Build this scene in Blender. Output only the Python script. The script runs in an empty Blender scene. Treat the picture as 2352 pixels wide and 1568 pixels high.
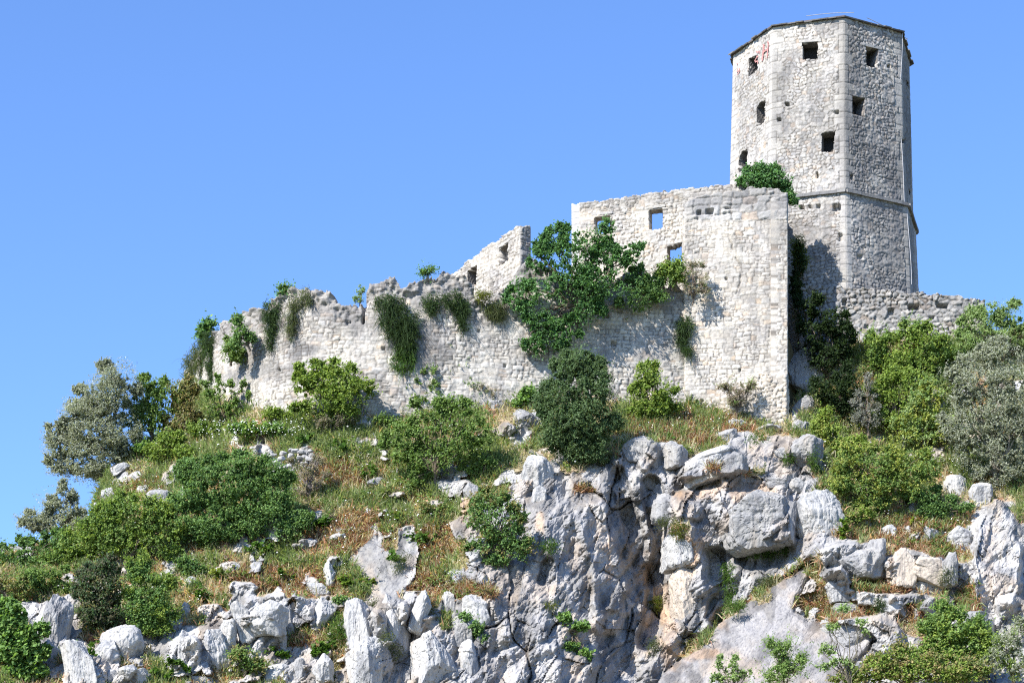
import bpy, math
import numpy as np
from mathutils import Vector

scene = bpy.context.scene
COLL = scene.collection

# ---------------------------------------------------------------- camera, sky, sun, exposure
cam_data = bpy.data.cameras.new("camera")
cam_data.sensor_width = 36.0
cam_data.lens = 36.0 * 5000.0 / 2352.0
cam_data.shift_y = 1598.0 / 2352.0            # level camera with a rising front: verticals stay vertical
cam_data.clip_start = 0.5
cam_data.clip_end = 6000.0
cam = bpy.data.objects.new("camera", cam_data)
cam.location = (0, 0, 0)
cam.rotation_euler = (math.radians(90), 0, 0)
COLL.objects.link(cam)
scene.camera = cam

SUN_AZ = math.radians(46)      # how far the sun stands to the left of the line of sight, behind the camera
SUN_EL = math.radians(40)
sun_dir = Vector((math.sin(SUN_AZ) * math.cos(SUN_EL), math.cos(SUN_AZ) * math.cos(SUN_EL), -math.sin(SUN_EL)))
sun_data = bpy.data.lights.new("sun", 'SUN')
sun_data.energy = 4.8
sun_data.angle = math.radians(0.5)
sun_data.color = (1.0, 0.955, 0.89)
sun = bpy.data.objects.new("sun", sun_data)
sun.rotation_euler = sun_dir.to_track_quat('-Z', 'Y').to_euler()
sun.location = (-60, -40, 120)
COLL.objects.link(sun)

world = bpy.data.worlds.new("World")
scene.world = world
world.use_nodes = True
wn, wl = world.node_tree.nodes, world.node_tree.links
wn.clear()
w_out = wn.new('ShaderNodeOutputWorld')
w_bg = wn.new('ShaderNodeBackground')
w_sky = wn.new('ShaderNodeTexSky')
w_sky.sky_type = 'NISHITA'
w_sky.sun_disc = False
w_sky.sun_elevation = SUN_EL
w_sky.sun_rotation = math.atan2(-sun_dir.x, -sun_dir.y)
w_sky.air_density = 1.0
w_sky.dust_density = 0.3
w_sky.ozone_density = 2.0
w_tint = wn.new('ShaderNodeMix')
w_tint.data_type = 'RGBA'
w_tint.blend_type = 'MULTIPLY'
w_tint.inputs['Factor'].default_value = 1.0
w_tint.inputs['B'].default_value = (0.69, 0.90, 1.27, 1)
w_bg.inputs['Strength'].default_value = 0.112
wl.new(w_sky.outputs[0], w_tint.inputs['A'])
wl.new(w_tint.outputs['Result'], w_bg.inputs['Color'])
wl.new(w_bg.outputs[0], w_out.inputs[0])

scene.view_settings.view_transform = 'Standard'
scene.view_settings.look = 'None'
scene.view_settings.gamma = 1.0
scene.view_settings.use_curve_mapping = False
scene.view_settings.exposure = 0.95
scene.render.engine = 'CYCLES'
scene.cycles.max_bounces = 6
scene.cycles.diffuse_bounces = 3
scene.cycles.transmission_bounces = 3
scene.cycles.use_denoising = False
scene.cycles.filter_width = 1.15

# ---------------------------------------------------------------- survey: turning a sighted direction and a distance into a point
F, XC, YH = 5000.0, 1176.0, 2382.0
def P(x, y, Y):
    x, y, Y = np.broadcast_arrays(np.asarray(x, float), np.asarray(y, float), np.asarray(Y, float))
    return np.stack([(x - XC) / F * Y, Y, (YH - y) / F * Y], -1)
def proj(V):
    return XC + F * V[..., 0] / V[..., 1], YH - F * V[..., 2] / V[..., 1]

# ---------------------------------------------------------------- numpy noise
def hsh(*k):
    h = np.uint64(1469598103934665603)
    h = np.full(np.broadcast(*k).shape, h, np.uint64)
    for a in k:
        a = np.asarray(a).astype(np.int64).astype(np.uint64)
        h = (h ^ a) * np.uint64(0x9E3779B97F4A7C15)
        h ^= h >> np.uint64(29)
        h *= np.uint64(0xBF58476D1CE4E5B9)
        h ^= h >> np.uint64(32)
    return (h >> np.uint64(11)).astype(np.float64) / float(1 << 53)
def vnoise(x, y, z, seed=0):
    xi, yi, zi = np.floor(x), np.floor(y), np.floor(z)
    fx, fy, fz = x - xi, y - yi, z - zi
    sx, sy, sz = (f * f * f * (f * (f * 6 - 15) + 10) for f in (fx, fy, fz))
    r = 0
    for dx in (0, 1):
        for dy in (0, 1):
            for dz in (0, 1):
                w = (sx if dx else 1 - sx) * (sy if dy else 1 - sy) * (sz if dz else 1 - sz)
                r = r + w * hsh(xi + dx, yi + dy, zi + dz, np.full_like(xi, seed))
    return r * 2 - 1
def fbm(x, y, z, oct=4, seed=0, gain=0.5):
    r, a, f = 0, 1.0, 1.0
    for o in range(oct):
        r = r + a * vnoise(x * f + o * 17.3, y * f + o * 5.1, z * f, seed + o)
        a *= gain; f *= 2.03
    return r
def sstep(a, b, x):
    t = np.clip((x - a) / (b - a), 0, 1)
    return t * t * (3 - 2 * t)
def cells(s, t, cw, ch, seed, p=2.0, jit=0.4, stagger=0.0):
    """jittered cells: id randoms, offset from the cell's seed, distance to the border"""
    ti = np.floor(t / ch)
    d1 = np.full(s.shape, 9.0); d2 = np.full(s.shape, 9.0)
    bi = np.zeros(s.shape); bj = np.zeros(s.shape); bx = np.zeros(s.shape); by = np.zeros(s.shape)
    for dj in (-1, 0, 1):
        j = ti + dj
        off = stagger * hsh(j, j * 0 + 7, j * 0 + seed)
        si = np.floor(s / cw - off)
        for di in (-1, 0, 1):
            i = si + di
            cx = (i + off + .5 + jit * (hsh(i, j, j * 0 + seed) * 2 - 1)) * cw
            cy = (j + .5 + jit * .75 * (hsh(i, j, j * 0 + seed + 91) * 2 - 1)) * ch
            dx, dy = s - cx, t - cy
            d = (np.abs(dx / cw) ** p + np.abs(dy / ch) ** p) ** (1 / p)
            n = d < d1
            d2 = np.where(n, d1, np.minimum(d2, d))
            bi = np.where(n, i, bi); bj = np.where(n, j, bj); bx = np.where(n, dx, bx); by = np.where(n, dy, by)
            d1 = np.where(n, d, d1)
    return bi, bj, bx, by, d2 - d1

def poly_sdf(px, py, pts):
    """signed distance to a polygon, positive inside"""
    pts = np.asarray(pts, float); q = np.roll(pts, -1, 0)
    d = np.full(px.shape, 1e18); ins = np.zeros(px.shape, bool)
    for (ax, ay), (bx, by) in zip(pts, q):
        ex, ey = bx - ax, by - ay
        t = np.clip(((px - ax) * ex + (py - ay) * ey) / (ex * ex + ey * ey + 1e-9), 0, 1)
        d = np.minimum(d, (px - ax - t * ex) ** 2 + (py - ay - t * ey) ** 2)
        if ay != by:
            c = ((ay > py) != (by > py)) & (px < (bx - ax) * (py - ay) / (by - ay) + ax)
            ins ^= c
    d = np.sqrt(d)
    return np.where(ins, d, -d)
def line_dist(px, py, pts):
    d = np.full(px.shape, 1e18)
    for (ax, ay), (bx, by) in zip(pts[:-1], pts[1:]):
        ex, ey = bx - ax, by - ay
        t = np.clip(((px - ax) * ex + (py - ay) * ey) / (ex * ex + ey * ey + 1e-9), 0, 1)
        d = np.minimum(d, (px - ax - t * ex) ** 2 + (py - ay - t * ey) ** 2)
    return np.sqrt(d)
def norm(v):
    return v / np.maximum(np.linalg.norm(v, axis=-1, keepdims=True), 1e-9)

# ---------------------------------------------------------------- mesh and object helpers
def make_mesh(name, V, Q=None, T=None, col=None, mat=None, smooth=True):
    me = bpy.data.meshes.new(name)
    V = np.asarray(V, np.float32).reshape(-1, 3)
    Q = np.zeros((0, 4), np.int32) if Q is None else np.asarray(Q, np.int32).reshape(-1, 4)
    T = np.zeros((0, 3), np.int32) if T is None else np.asarray(T, np.int32).reshape(-1, 3)
    me.vertices.add(len(V)); me.vertices.foreach_set('co', V.ravel())
    nl = len(Q) * 4 + len(T) * 3
    me.loops.add(nl); me.loops.foreach_set('vertex_index', np.concatenate([Q.ravel(), T.ravel()]))
    me.polygons.add(len(Q) + len(T))
    st = np.concatenate([np.arange(len(Q)) * 4, len(Q) * 4 + np.arange(len(T)) * 3]).astype(np.int32)
    me.polygons.foreach_set('loop_start', st)
    me.polygons.foreach_set('use_smooth', np.full(len(Q) + len(T), smooth))
    me.update(calc_edges=True)
    if col is not None:
        col = np.asarray(col, np.float32)
        if col.shape[1] == 3:
            col = np.concatenate([col, np.ones((len(col), 1), np.float32)], 1)
        a = me.attributes.new('col', 'FLOAT_COLOR', 'POINT')
        a.data.foreach_set('color', col.ravel())
    if mat: me.materials.append(mat)
    return me
def obj(name, me, parent=None, loc=None):
    o = bpy.data.objects.new(name, me); COLL.objects.link(o)
    if loc is not None: o.location = tuple(float(c) for c in loc)
    if parent is not None: o.parent = parent
    return o
def tag(o, label=None, cat=None, group=None, kind=None):
    if label: o['label'] = label
    if cat: o['category'] = cat
    if group: o['group'] = group
    if kind: o['kind'] = kind
    return o
class MB:
    def __init__(s): s.V, s.Q, s.T, s.C, s.n = [], [], [], [], 0
    def add(s, V, Q=None, T=None, col=(0.5, 0.5, 0.5, 1)):
        V = np.asarray(V, float).reshape(-1, 3)
        c = np.asarray(col, float)
        if c.ndim == 1: c = np.tile(c, (len(V), 1))
        if c.shape[1] == 3: c = np.concatenate([c, np.ones((len(c), 1))], 1)
        s.V.append(V); s.C.append(c)
        if Q is not None and len(Q): s.Q.append(np.asarray(Q).reshape(-1, 4) + s.n)
        if T is not None and len(T): s.T.append(np.asarray(T).reshape(-1, 3) + s.n)
        s.n += len(V)
    def tube(s, pts, radii, k=5, col=(.2, .17, .13, 1)):
        pts = np.asarray(pts, float); n = len(pts)
        radii = np.broadcast_to(radii, n)
        tg = norm(np.gradient(pts, axis=0))
        ref = np.array([0.31, 0.17, 0.93]) if abs(tg[0, 2]) < .8 else np.array([.9, .3, .1])
        b = norm(np.cross(tg, ref)); c = np.cross(tg, b)
        a = np.arange(k) * 2 * np.pi / k
        ring = pts[:, None] + radii[:, None, None] * (np.cos(a)[None, :, None] * b[:, None] + np.sin(a)[None, :, None] * c[:, None])
        i = np.arange(n - 1)[:, None] * k; j = np.arange(k)[None]; j2 = (j + 1) % k
        Q = np.stack(np.broadcast_arrays(i + j, i + j2, i + k + j2, i + k + j), -1).reshape(-1, 4)
        s.add(ring.reshape(-1, 3), Q, col=col)
    def box(s, c, ax, ay, az, col):
        """box from its centre and three half-axis vectors"""
        c, ax, ay, az = (np.asarray(q, float) for q in (c, ax, ay, az))
        V = [c + i * ax + j * ay + k * az for i in (-1, 1) for j in (-1, 1) for k in (-1, 1)]
        s.add(V, [(0, 1, 3, 2), (4, 6, 7, 5), (0, 4, 5, 1), (2, 3, 7, 6), (0, 2, 6, 4), (1, 5, 7, 3)], col=col)
    def mesh(s, name, mat, smooth=True, origin=None):
        V = np.concatenate(s.V)
        if origin is not None: V = V - np.asarray(origin)
        return make_mesh(name, V, np.concatenate(s.Q) if s.Q else None, np.concatenate(s.T) if s.T else None, np.concatenate(s.C), mat, smooth)

# ---------------------------------------------------------------- materials
def new_mat(name):
    m = bpy.data.materials.new(name); m.use_nodes = True
    nt = m.node_tree; nt.nodes.clear()
    return m, nt.nodes, nt.links
def mix_rgb(N, L, a, b, fac, mode='MULTIPLY'):
    n = N.new('ShaderNodeMix'); n.data_type = 'RGBA'; n.blend_type = mode
    for sock, v in ((n.inputs['A'], a), (n.inputs['B'], b), (n.inputs['Factor'], fac)):
        if isinstance(v, (int, float)): sock.default_value = v
        elif isinstance(v, tuple): sock.default_value = v
        else: L.new(v, sock)
    return n.outputs['Result']
def ramp(N, L, src, stops):
    r = N.new('ShaderNodeValToRGB')
    while len(r.color_ramp.elements) > 1: r.color_ramp.elements.remove(r.color_ramp.elements[-1])
    r.color_ramp.elements[0].position = stops[0][0]; r.color_ramp.elements[0].color = (*stops[0][1], 1)
    for p_, c in stops[1:]:
        e = r.color_ramp.elements.new(p_); e.color = (*c, 1)
    L.new(src, r.inputs[0]); return r.outputs[0]
def noise_tex(N, L, vec, scale, detail=4, rough=.6):
    n = N.new('ShaderNodeTexNoise'); n.inputs['Scale'].default_value = scale
    n.inputs['Detail'].default_value = detail; n.inputs['Roughness'].default_value = rough
    L.new(vec, n.inputs['Vector']); return n.outputs[0]
def scaled_pos(N, L, sc):
    g = N.new('ShaderNodeNewGeometry'); mp = N.new('ShaderNodeMapping'); mp.inputs['Scale'].default_value = sc
    L.new(g.outputs['Position'], mp.inputs['Vector']); return mp.outputs[0]

def stone_material(name, bump=.5):
    m, N, L = new_mat(name)
    out = N.new('ShaderNodeOutputMaterial'); b = N.new('ShaderNodeBsdfPrincipled')
    b.inputs['Roughness'].default_value = .92; b.inputs['Specular IOR Level'].default_value = .15
    at = N.new('ShaderNodeAttribute'); at.attribute_name = 'col'
    p1 = scaled_pos(N, L, (1, 1, 1))
    n1 = noise_tex(N, L, p1, 9, 6, .7); n2 = noise_tex(N, L, p1, .7, 5, .65)
    c = mix_rgb(N, L, at.outputs['Color'], ramp(N, L, n1, [(.3, (.78, .78, .78)), (.6, (1.08, 1.07, 1.05))]), 1.0)
    c = mix_rgb(N, L, c, ramp(N, L, n2, [(.35, (.84, .84, .86)), (.6, (1.04, 1.03, 1.0))]), 1.0)
    bp = N.new('ShaderNodeBump'); bp.inputs['Strength'].default_value = bump; bp.inputs['Distance'].default_value = .06
    L.new(n1, bp.inputs['Height'])
    L.new(c, b.inputs['Base Color']); L.new(bp.outputs[0], b.inputs['Normal']); L.new(b.outputs[0], out.inputs[0])
    return m
def rock_material(name):
    """limestone where attribute alpha is 1, soil where it is 0"""
    m, N, L = new_mat(name)
    out = N.new('ShaderNodeOutputMaterial'); b = N.new('ShaderNodeBsdfPrincipled')
    b.inputs['Roughness'].default_value = .9; b.inputs['Specular IOR Level'].default_value = .2
    at = N.new('ShaderNodeAttribute'); at.attribute_name = 'col'
    p1 = scaled_pos(N, L, (1, 1, 1)); p2 = scaled_pos(N, L, (5.5, 5.5, .42)); p3 = scaled_pos(N, L, (1.1, 1.1, .35))
    fine = noise_tex(N, L, p1, 5, 8, .68); streak = noise_tex(N, L, p2, 1.6, 5, .65); big = noise_tex(N, L, p3, .9, 5, .6)
    s = ramp(N, L, streak, [(.34, (.60, .60, .63)), (.45, (.94, .94, .95)), (.62, (1.05, 1.05, 1.04))])
    c = mix_rgb(N, L, at.outputs['Color'], s, at.outputs['Alpha'])
    c = mix_rgb(N, L, c, ramp(N, L, big, [(.34, (.60, .61, .64)), (.47, (.95, .95, .96)), (.6, (1.02, 1.0, .97)), (.72, (1.06, .98, .88))]), at.outputs['Alpha'])
    c = mix_rgb(N, L, c, ramp(N, L, fine, [(.3, (.82, .82, .83)), (.58, (1.05, 1.05, 1.04))]), 1.0)
    bp = N.new('ShaderNodeBump'); bp.inputs['Strength'].default_value = .6; bp.inputs['Distance'].default_value = .09
    L.new(fine, bp.inputs['Height'])
    bp2 = N.new('ShaderNodeBump'); bp2.inputs['Strength'].default_value = .3; bp2.inputs['Distance'].default_value = .06
    L.new(streak, bp2.inputs['Height'])
    vo = N.new('ShaderNodeTexVoronoi'); vo.inputs['Scale'].default_value = 4.5; wv = N.new('ShaderNodeMapping'); wv.inputs['Scale'].default_value = (1, 1, .75)
    L.new(p1, wv.inputs['Vector']); L.new(wv.outputs[0], vo.inputs['Vector'])
    bp3 = N.new('ShaderNodeBump'); bp3.inputs['Strength'].default_value = .25; bp3.inputs['Distance'].default_value = .05; bp3.invert = True
    L.new(vo.outputs['Distance'], bp3.inputs['Height']); L.new(bp.outputs[0], bp3.inputs['Normal']); L.new(bp3.outputs[0], bp2.inputs['Normal'])
    L.new(c, b.inputs['Base Color']); L.new(bp2.outputs[0], b.inputs['Normal']); L.new(b.outputs[0], out.inputs[0])
    return m
def leaf_material(name, trans=.42, gloss=.2):
    m, N, L = new_mat(name)
    out = N.new('ShaderNodeOutputMaterial'); b = N.new('ShaderNodeBsdfPrincipled'); t = N.new('ShaderNodeBsdfTranslucent')
    mx = N.new('ShaderNodeMixShader'); mx.inputs[0].default_value = trans
    at = N.new('ShaderNodeAttribute'); at.attribute_name = 'col'
    b.inputs['Roughness'].default_value = .55; b.inputs['Specular IOR Level'].default_value = gloss
    tc = mix_rgb(N, L, at.outputs['Color'], (1.15, 1.2, .6, 1), 1.0)
    L.new(at.outputs['Color'], b.inputs['Base Color']); L.new(tc, t.inputs['Color'])
    L.new(b.outputs[0], mx.inputs[1]); L.new(t.outputs[0], mx.inputs[2]); L.new(mx.outputs[0], out.inputs[0])
    return m
def plain_material(name, col, rough=.85, nscale=6.0):
    m, N, L = new_mat(name)
    out = N.new('ShaderNodeOutputMaterial'); b = N.new('ShaderNodeBsdfPrincipled')
    b.inputs['Roughness'].default_value = rough
    p1 = scaled_pos(N, L, (1, 1, 1)); n = noise_tex(N, L, p1, nscale, 5, .6)
    c = mix_rgb(N, L, (*col, 1), ramp(N, L, n, [(.3, (.7, .7, .7)), (.65, (1.15, 1.15, 1.15))]), 1.0)
    L.new(c, b.inputs['Base Color']); L.new(b.outputs[0], out.inputs[0])
    return m
M_STONE = stone_material('weathered_masonry')
M_ROCK = rock_material('karst_limestone')
M_LEAF = leaf_material('foliage')
M_GRASS = leaf_material('grass_blades', .5, .08)
M_BARK = stone_material('bark', .3)
M_DARK = plain_material('painted_dark', (.02, .018, .017))
M_SLATE = stone_material('roof_slates', .5)
M_PAINT = plain_material('faded_red_paint', (.40, .19, .17))
M_CABLE = plain_material('pale_cable', (.40, .40, .41), .5)
M_WOOD = plain_material('old_timber', (.10, .085, .07))
M_PETAL = plain_material('white_petals', (.85, .86, .82))
# ---------------------------------------------------------------- masonry
def pl(u, *ids):
    """piecewise straight random profile: creases at uneven spacing"""
    i = np.floor(u); f = u - i
    k = .25 + .5 * hsh(i, *ids)                       # a knee inside every step
    a, b, m = (hsh(i, *ids, np.full(u.shape, 2)), hsh(i + 1, *ids, np.full(u.shape, 2)), hsh(i, *ids, np.full(u.shape, 3)))
    return np.where(f < k, a + (m - a) * f / k, m + (b - m) * (f - k) / (1 - k)) * 2 - 1
def courses(s, t, cw, ch, seed):
    """stones laid in uneven courses: random lengths, some courses split in two"""
    y = t / ch + .30 * vnoise(t / ch * .7, t * 0, t * 0, seed) + .16 * vnoise(s * .55, t * .8, s * 0, seed + 1)
    j = np.floor(y); fy = y - j
    x = s / cw * (.75 + .6 * hsh(j, j * 0 + seed)) + 9 * hsh(j, j * 0 + seed + 1)
    i = np.floor(x)
    jb = lambda i: .62 * (hsh(i, j, j * 0 + seed + 2) - .5)
    i = np.where(x < i + jb(i), i - 1, i); i = np.where(x > i + 1 + jb(i + 1), i + 1, i)
    l, r = i + jb(i), i + 1 + jb(i + 1)
    sp = hsh(i, j, j * 0 + seed + 3) > .72
    up = fy > .5
    j2 = np.where(sp & up, j + .5, j)
    fy2 = np.where(sp, np.where(up, fy - .5, fy), fy); hh = np.where(sp, .5, 1.0)
    dx = np.minimum(x - l, r - x); dy = np.minimum(fy2, hh - fy2)
    dx, dy = dx + .05 * vnoise(s * 9, t * 9, s * 0, seed + 4), dy + .06 * vnoise(s * 8, t * 8, s * 0, seed + 5)
    k = .13
    e = np.minimum(dx, dy) - np.maximum(k - np.abs(dx - dy), 0) ** 2 / (4 * k)
    return i, j2 * 2, (x - (l + r) / 2) * cw, (fy2 - hh / 2) * ch, np.maximum(e, 0) * 1.25

def masonry(s, t, cw, ch, seed, px, py, relief=.05, tone=(.60, .575, .53), vary=.16, grey=0.0, p=3.0, jit=.36, joint_w=.13, warm=.3, coursed=False):
    """relief and colour of a stone wall on metric wall coordinates s (along), t (up)"""
    ws = s + .10 * vnoise(s * 1.3, t * 1.3, s * 0, seed + 5) + .035 * vnoise(s * 5, t * 5, s * 0, seed + 6)
    wt = t + .08 * vnoise(s * 1.1, t * 1.1, s * 0, seed + 7) + .03 * vnoise(s * 5, t * 5, s * 0, seed + 8)
    bi, bj, bx, by, e = courses(ws, wt, cw, ch, seed) if coursed else cells(ws, wt, cw, ch, seed, p=p, jit=jit, stagger=1.0)
    r1 = hsh(bi, bj, bi * 0 + seed + 1); r2 = hsh(bi, bj, bi * 0 + seed + 2); r3 = hsh(bi, bj, bi * 0 + seed + 3)
    body = sstep(.015, .20, e)
    body = 1 - (1 - body) * (.35 + .65 * sstep(-.45, .25, fbm(s * .9, t * .9, s * 0, 3, seed + 15)))
    h = relief * (body * (.55 + .9 * r1) - .35) + relief * .5 * body * ((r2 - .5) * bx / cw + (r3 - .5) * by / ch)
    h = h + .25 * relief * fbm(s * 6, t * 6, s * 0, 3, seed + 11)
    base = np.asarray(tone)
    c = base[None, None] * (1 + vary * (r1 * 2 - 1))[..., None]
    wv = (r2 - .35)[..., None] * np.array([.05, .0, -.06]) * warm * 2
    c = c + wv
    pink = (r3 > .93)[..., None] * np.array([.04, -.03, -.08])
    c = c + pink
    run = .30 * sstep(.22, .66, fbm(s * 2.6, t * .22, s * 0, 4, seed + 33)) + .22 * sstep(.1, .6, fbm(s * .8, t * .8, s * 0, 4, seed + 34))
    g = np.clip(grey + run * (1 - grey), 0, .9)[..., None]
    c = c * (1 - g) + g * (np.array([.215, .21, .208]) * (1 + .5 * (r2[..., None] - .5)))
    jn = .5 + .5 * sstep(-.45, .25, fbm(s * .9, t * .9, s * 0, 3, seed + 15))
    joint = ((1 - sstep(joint_w * .25, joint_w, e)) * jn)[..., None]
    c = c * (1 - .82 * joint) + .82 * joint * np.array([.14, .125, .11])
    return h, np.clip(c * .81, .02, .9), e

def panel(mb, mapfn, U, V, du, skin, keep, thick=None, back=True, deep=.3):
    """a wall built on a grid: mapfn(u,v) gives its face, skin its relief and colour, keep which cells stand"""
    nu, nv = max(2, int(U / du)) + 1, max(2, int(V / du)) + 1
    u, v = np.meshgrid(np.linspace(0, U, nu), np.linspace(0, V, nv), indexing='ij')
    P0, N = mapfn(u, v)
    px, py = proj(P0)
    h, c = skin(u, v, px, py)
    A = P0 + N * h[..., None]
    cm = lambda a: (a[:-1, :-1] + a[1:, :-1] + a[:-1, 1:] + a[1:, 1:]) / 4
    k = keep(cm(u), cm(v), cm(px), cm(py))
    idx = np.arange(nu * nv).reshape(nu, nv)
    Q = np.stack([idx[:-1, :-1], idx[1:, :-1], idx[1:, 1:], idx[:-1, 1:]], -1)[k]
    d = deep if thick is None else thick
    B = P0 - N * d
    off = nu * nv
    kp = np.zeros((nu + 1, nv + 1), bool); kp[1:-1, 1:-1] = k
    S = []
    e = kp[1:-1, 1:-1] & ~kp[:-2, 1:-1]; i, j = np.nonzero(e)
    S.append(np.stack([idx[i, j], idx[i, j + 1], idx[i, j + 1] + off, idx[i, j] + off], -1))
    e = kp[1:-1, 1:-1] & ~kp[2:, 1:-1]; i, j = np.nonzero(e)
    S.append(np.stack([idx[i + 1, j + 1], idx[i + 1, j], idx[i + 1, j] + off, idx[i + 1, j + 1] + off], -1))
    e = kp[1:-1, 1:-1] & ~kp[1:-1, :-2]; i, j = np.nonzero(e)
    S.append(np.stack([idx[i + 1, j], idx[i, j], idx[i, j] + off, idx[i + 1, j] + off], -1))
    e = kp[1:-1, 1:-1] & ~kp[1:-1, 2:]; i, j = np.nonzero(e)
    S.append(np.stack([idx[i, j + 1], idx[i + 1, j + 1], idx[i + 1, j + 1] + off, idx[i, j + 1] + off], -1))
    QQ = [Q] + S
    if thick is not None and back: QQ.append(Q[:, ::-1] + off)
    QQ = np.concatenate(QQ)
    VV = np.concatenate([A.reshape(-1, 3), B.reshape(-1, 3)]); CC = np.concatenate([c.reshape(-1, 3)] * 2)
    used = np.zeros(len(VV), bool); used[QQ.ravel()] = True
    re = np.cumsum(used) - 1
    mb.add(VV[used], re[QQ], col=CC[used])
    return dict(P=P0, N=N, px=px, py=py)

def on_wall(g, x, y):
    k = np.argmin((g['px'] - x) ** 2 + (g['py'] - y) ** 2)
    return g['P'].reshape(-1, 3)[k], g['N'].reshape(-1, 3)[k]

def window(parent, g, corners, depth=.9, closed=True, tone=(.5, .48, .45), lintel=None, name='window', inset=0.0, seed=1):
    """a window opening as a part: stone-lined reveal, near-black plate painted as the unlit room where closed"""
    pts = []
    cs = [on_wall(g, *c) for c in corners]
    Nn = norm(np.mean([c[1] for c in cs], 0))
    ring = []
    for a, b in zip(cs, cs[1:] + cs[:1]):
        n = max(3, int(np.linalg.norm(a[0] - b[0]) / .09))
        for q in range(n): ring.append(a[0] + (b[0] - a[0]) * q / n)
    ring = np.array(ring); n = len(ring)
    cen = ring.mean(0)
    rng = np.random.default_rng(seed)
    steps = np.array([-.02, .1, .22, .36, .5, .65, .8, 1.0]) * depth
    V = []; C = []
    for d in steps:
        wob = .022 * fbm(ring[:, 0] * 6, ring[:, 2] * 6 + d * 9, ring[:, 1] * 6, 2, seed) + .012
        V.append(ring - Nn * d + norm(cen - ring) * wob[:, None])
        sh = .82 + .3 * fbm(ring[:, 0] * 4, ring[:, 2] * 4, d * 5 + ring[:, 1], 2, seed + 3)
        C.append(np.asarray(tone)[None] * sh[:, None])
    m = MB()
    i = np.arange(len(steps) - 1)[:, None] * n; j = np.arange(n)[None]; j2 = (j + 1) % n
    Q = np.stack(np.broadcast_arrays(i + j, i + n + j, i + n + j2, i + j2), -1).reshape(-1, 4)
    m.add(np.concatenate(V), Q, col=np.concatenate(C))
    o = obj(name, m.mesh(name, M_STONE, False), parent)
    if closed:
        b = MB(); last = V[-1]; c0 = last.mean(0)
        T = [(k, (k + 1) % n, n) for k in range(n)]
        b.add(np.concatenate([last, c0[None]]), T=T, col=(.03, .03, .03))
        obj('painted_dark_plate', b.mesh('painted_dark_plate', M_DARK, False), o)  # near-black plate: the darkness behind the opening is put into its colour
    if lintel:
        (ax, ay), (bx, by) = lintel
        a, b_ = on_wall(g, ax, ay)[0], on_wall(g, bx, by)[0]
        e = b_ - a; ln = np.linalg.norm(e)
        m = MB(); up = np.array([0, 0, 1.0])
        m.box((a + b_) / 2 - Nn * (.30 - .05) + up * .0, e / 2, Nn * .30, up * .075, (.40, .385, .36))
        obj('lintel', m.mesh('lintel', M_STONE, False), o)
    return o

def pits(px, py, lst):
    """putlog holes and lost stones: depth of the hollow"""
    d = np.zeros(px.shape)
    for (x, y, rx, ry, dep) in lst:
        q = np.maximum(np.abs((px - x) / rx), np.abs((py - y) / ry))
        d = np.maximum(d, dep * (1 - sstep(.75, 1.15, q)))
    return d

# ---- the octagonal tower
TX, TY = 18.40, 129.4
TOWER_Z = dict(base=37.0, string=(YH - 441) / F * 123.8, top=(YH - 40) / F * 124.1)
def t_rad(z):
    zs, zt, zb = TOWER_Z['string'], TOWER_Z['top'], 43.0
    return np.where(z > zs, 5.60 + (5.34 - 5.60) * (z - zs) / (zt - zs), 5.74 + (5.98 - 5.74) * (zs - z) / (zs - zb))
CORNER_C = 5.6                                  # bearing of the corner nearest the camera
def t_corner(k, z):
    a = math.radians(CORNER_C + 45 * k)
    r = t_rad(z)
    return np.stack([TX + r * math.sin(a), TY - r * math.cos(a), z], -1)
tower = tag(obj('fortress_tower', None, loc=(TX, TY, TOWER_Z['base'])), 'tall octagonal pale stone tower with small dark windows above the bastion', 'tower')
def child_mesh(m, name, mat, parent, smooth=True):
    """a part in the parent's own coordinates"""
    return obj(name, m.mesh(name, mat, smooth, origin=np.array(parent.location)), parent)

TOWER_WINDOWS = {   # face: list of outlines as sighted
    -1: [[(1843, 99), (1878, 97), (1878, 136), (1844, 138)], [(1887, 306), (1919, 302), (1913, 350), (1888, 350)]],
    0: [[(1989, 107), (2017, 113), (2014, 157), (1989, 152)], [(1957, 220), (1986, 227), (1985, 268), (1958, 263)]],
    -2: [[(1721, 136), (1741, 127), (1741, 162), (1719, 178)], [(1738, 248), (1746, 236), (1758, 231), (1757, 281), (1738, 292)],
         [(1697, 366), (1705, 348), (1717, 343), (1717, 385), (1697, 398)]],
    1: [[(2081, 184), (2086, 190), (2086, 202), (2081, 196)], [(2086, 434), (2090, 440), (2090, 452), (2086, 446)]],
}
TOWER_PITS = [(1808, 240, 5, 4, .35), (1790, 275, 4, 4, .3), (1922, 258, 4, 4, .3), (1877, 402, 2.6, 7, .4), (1956, 407, 3, 6, .35), (2041, 153, 3, 4, .3),
              (1842, 477, 5, 4, .35), (1860, 476, 3.5, 3.5, .3), (1880, 474, 4, 4, .3), (1922, 477, 9, 8, .35), (2075, 325, 4, 4, .3), (1975, 590, 6, 5, .2), (1930, 545, 5, 9, .2)]
mb = MB(); tgrid = {}
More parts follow.
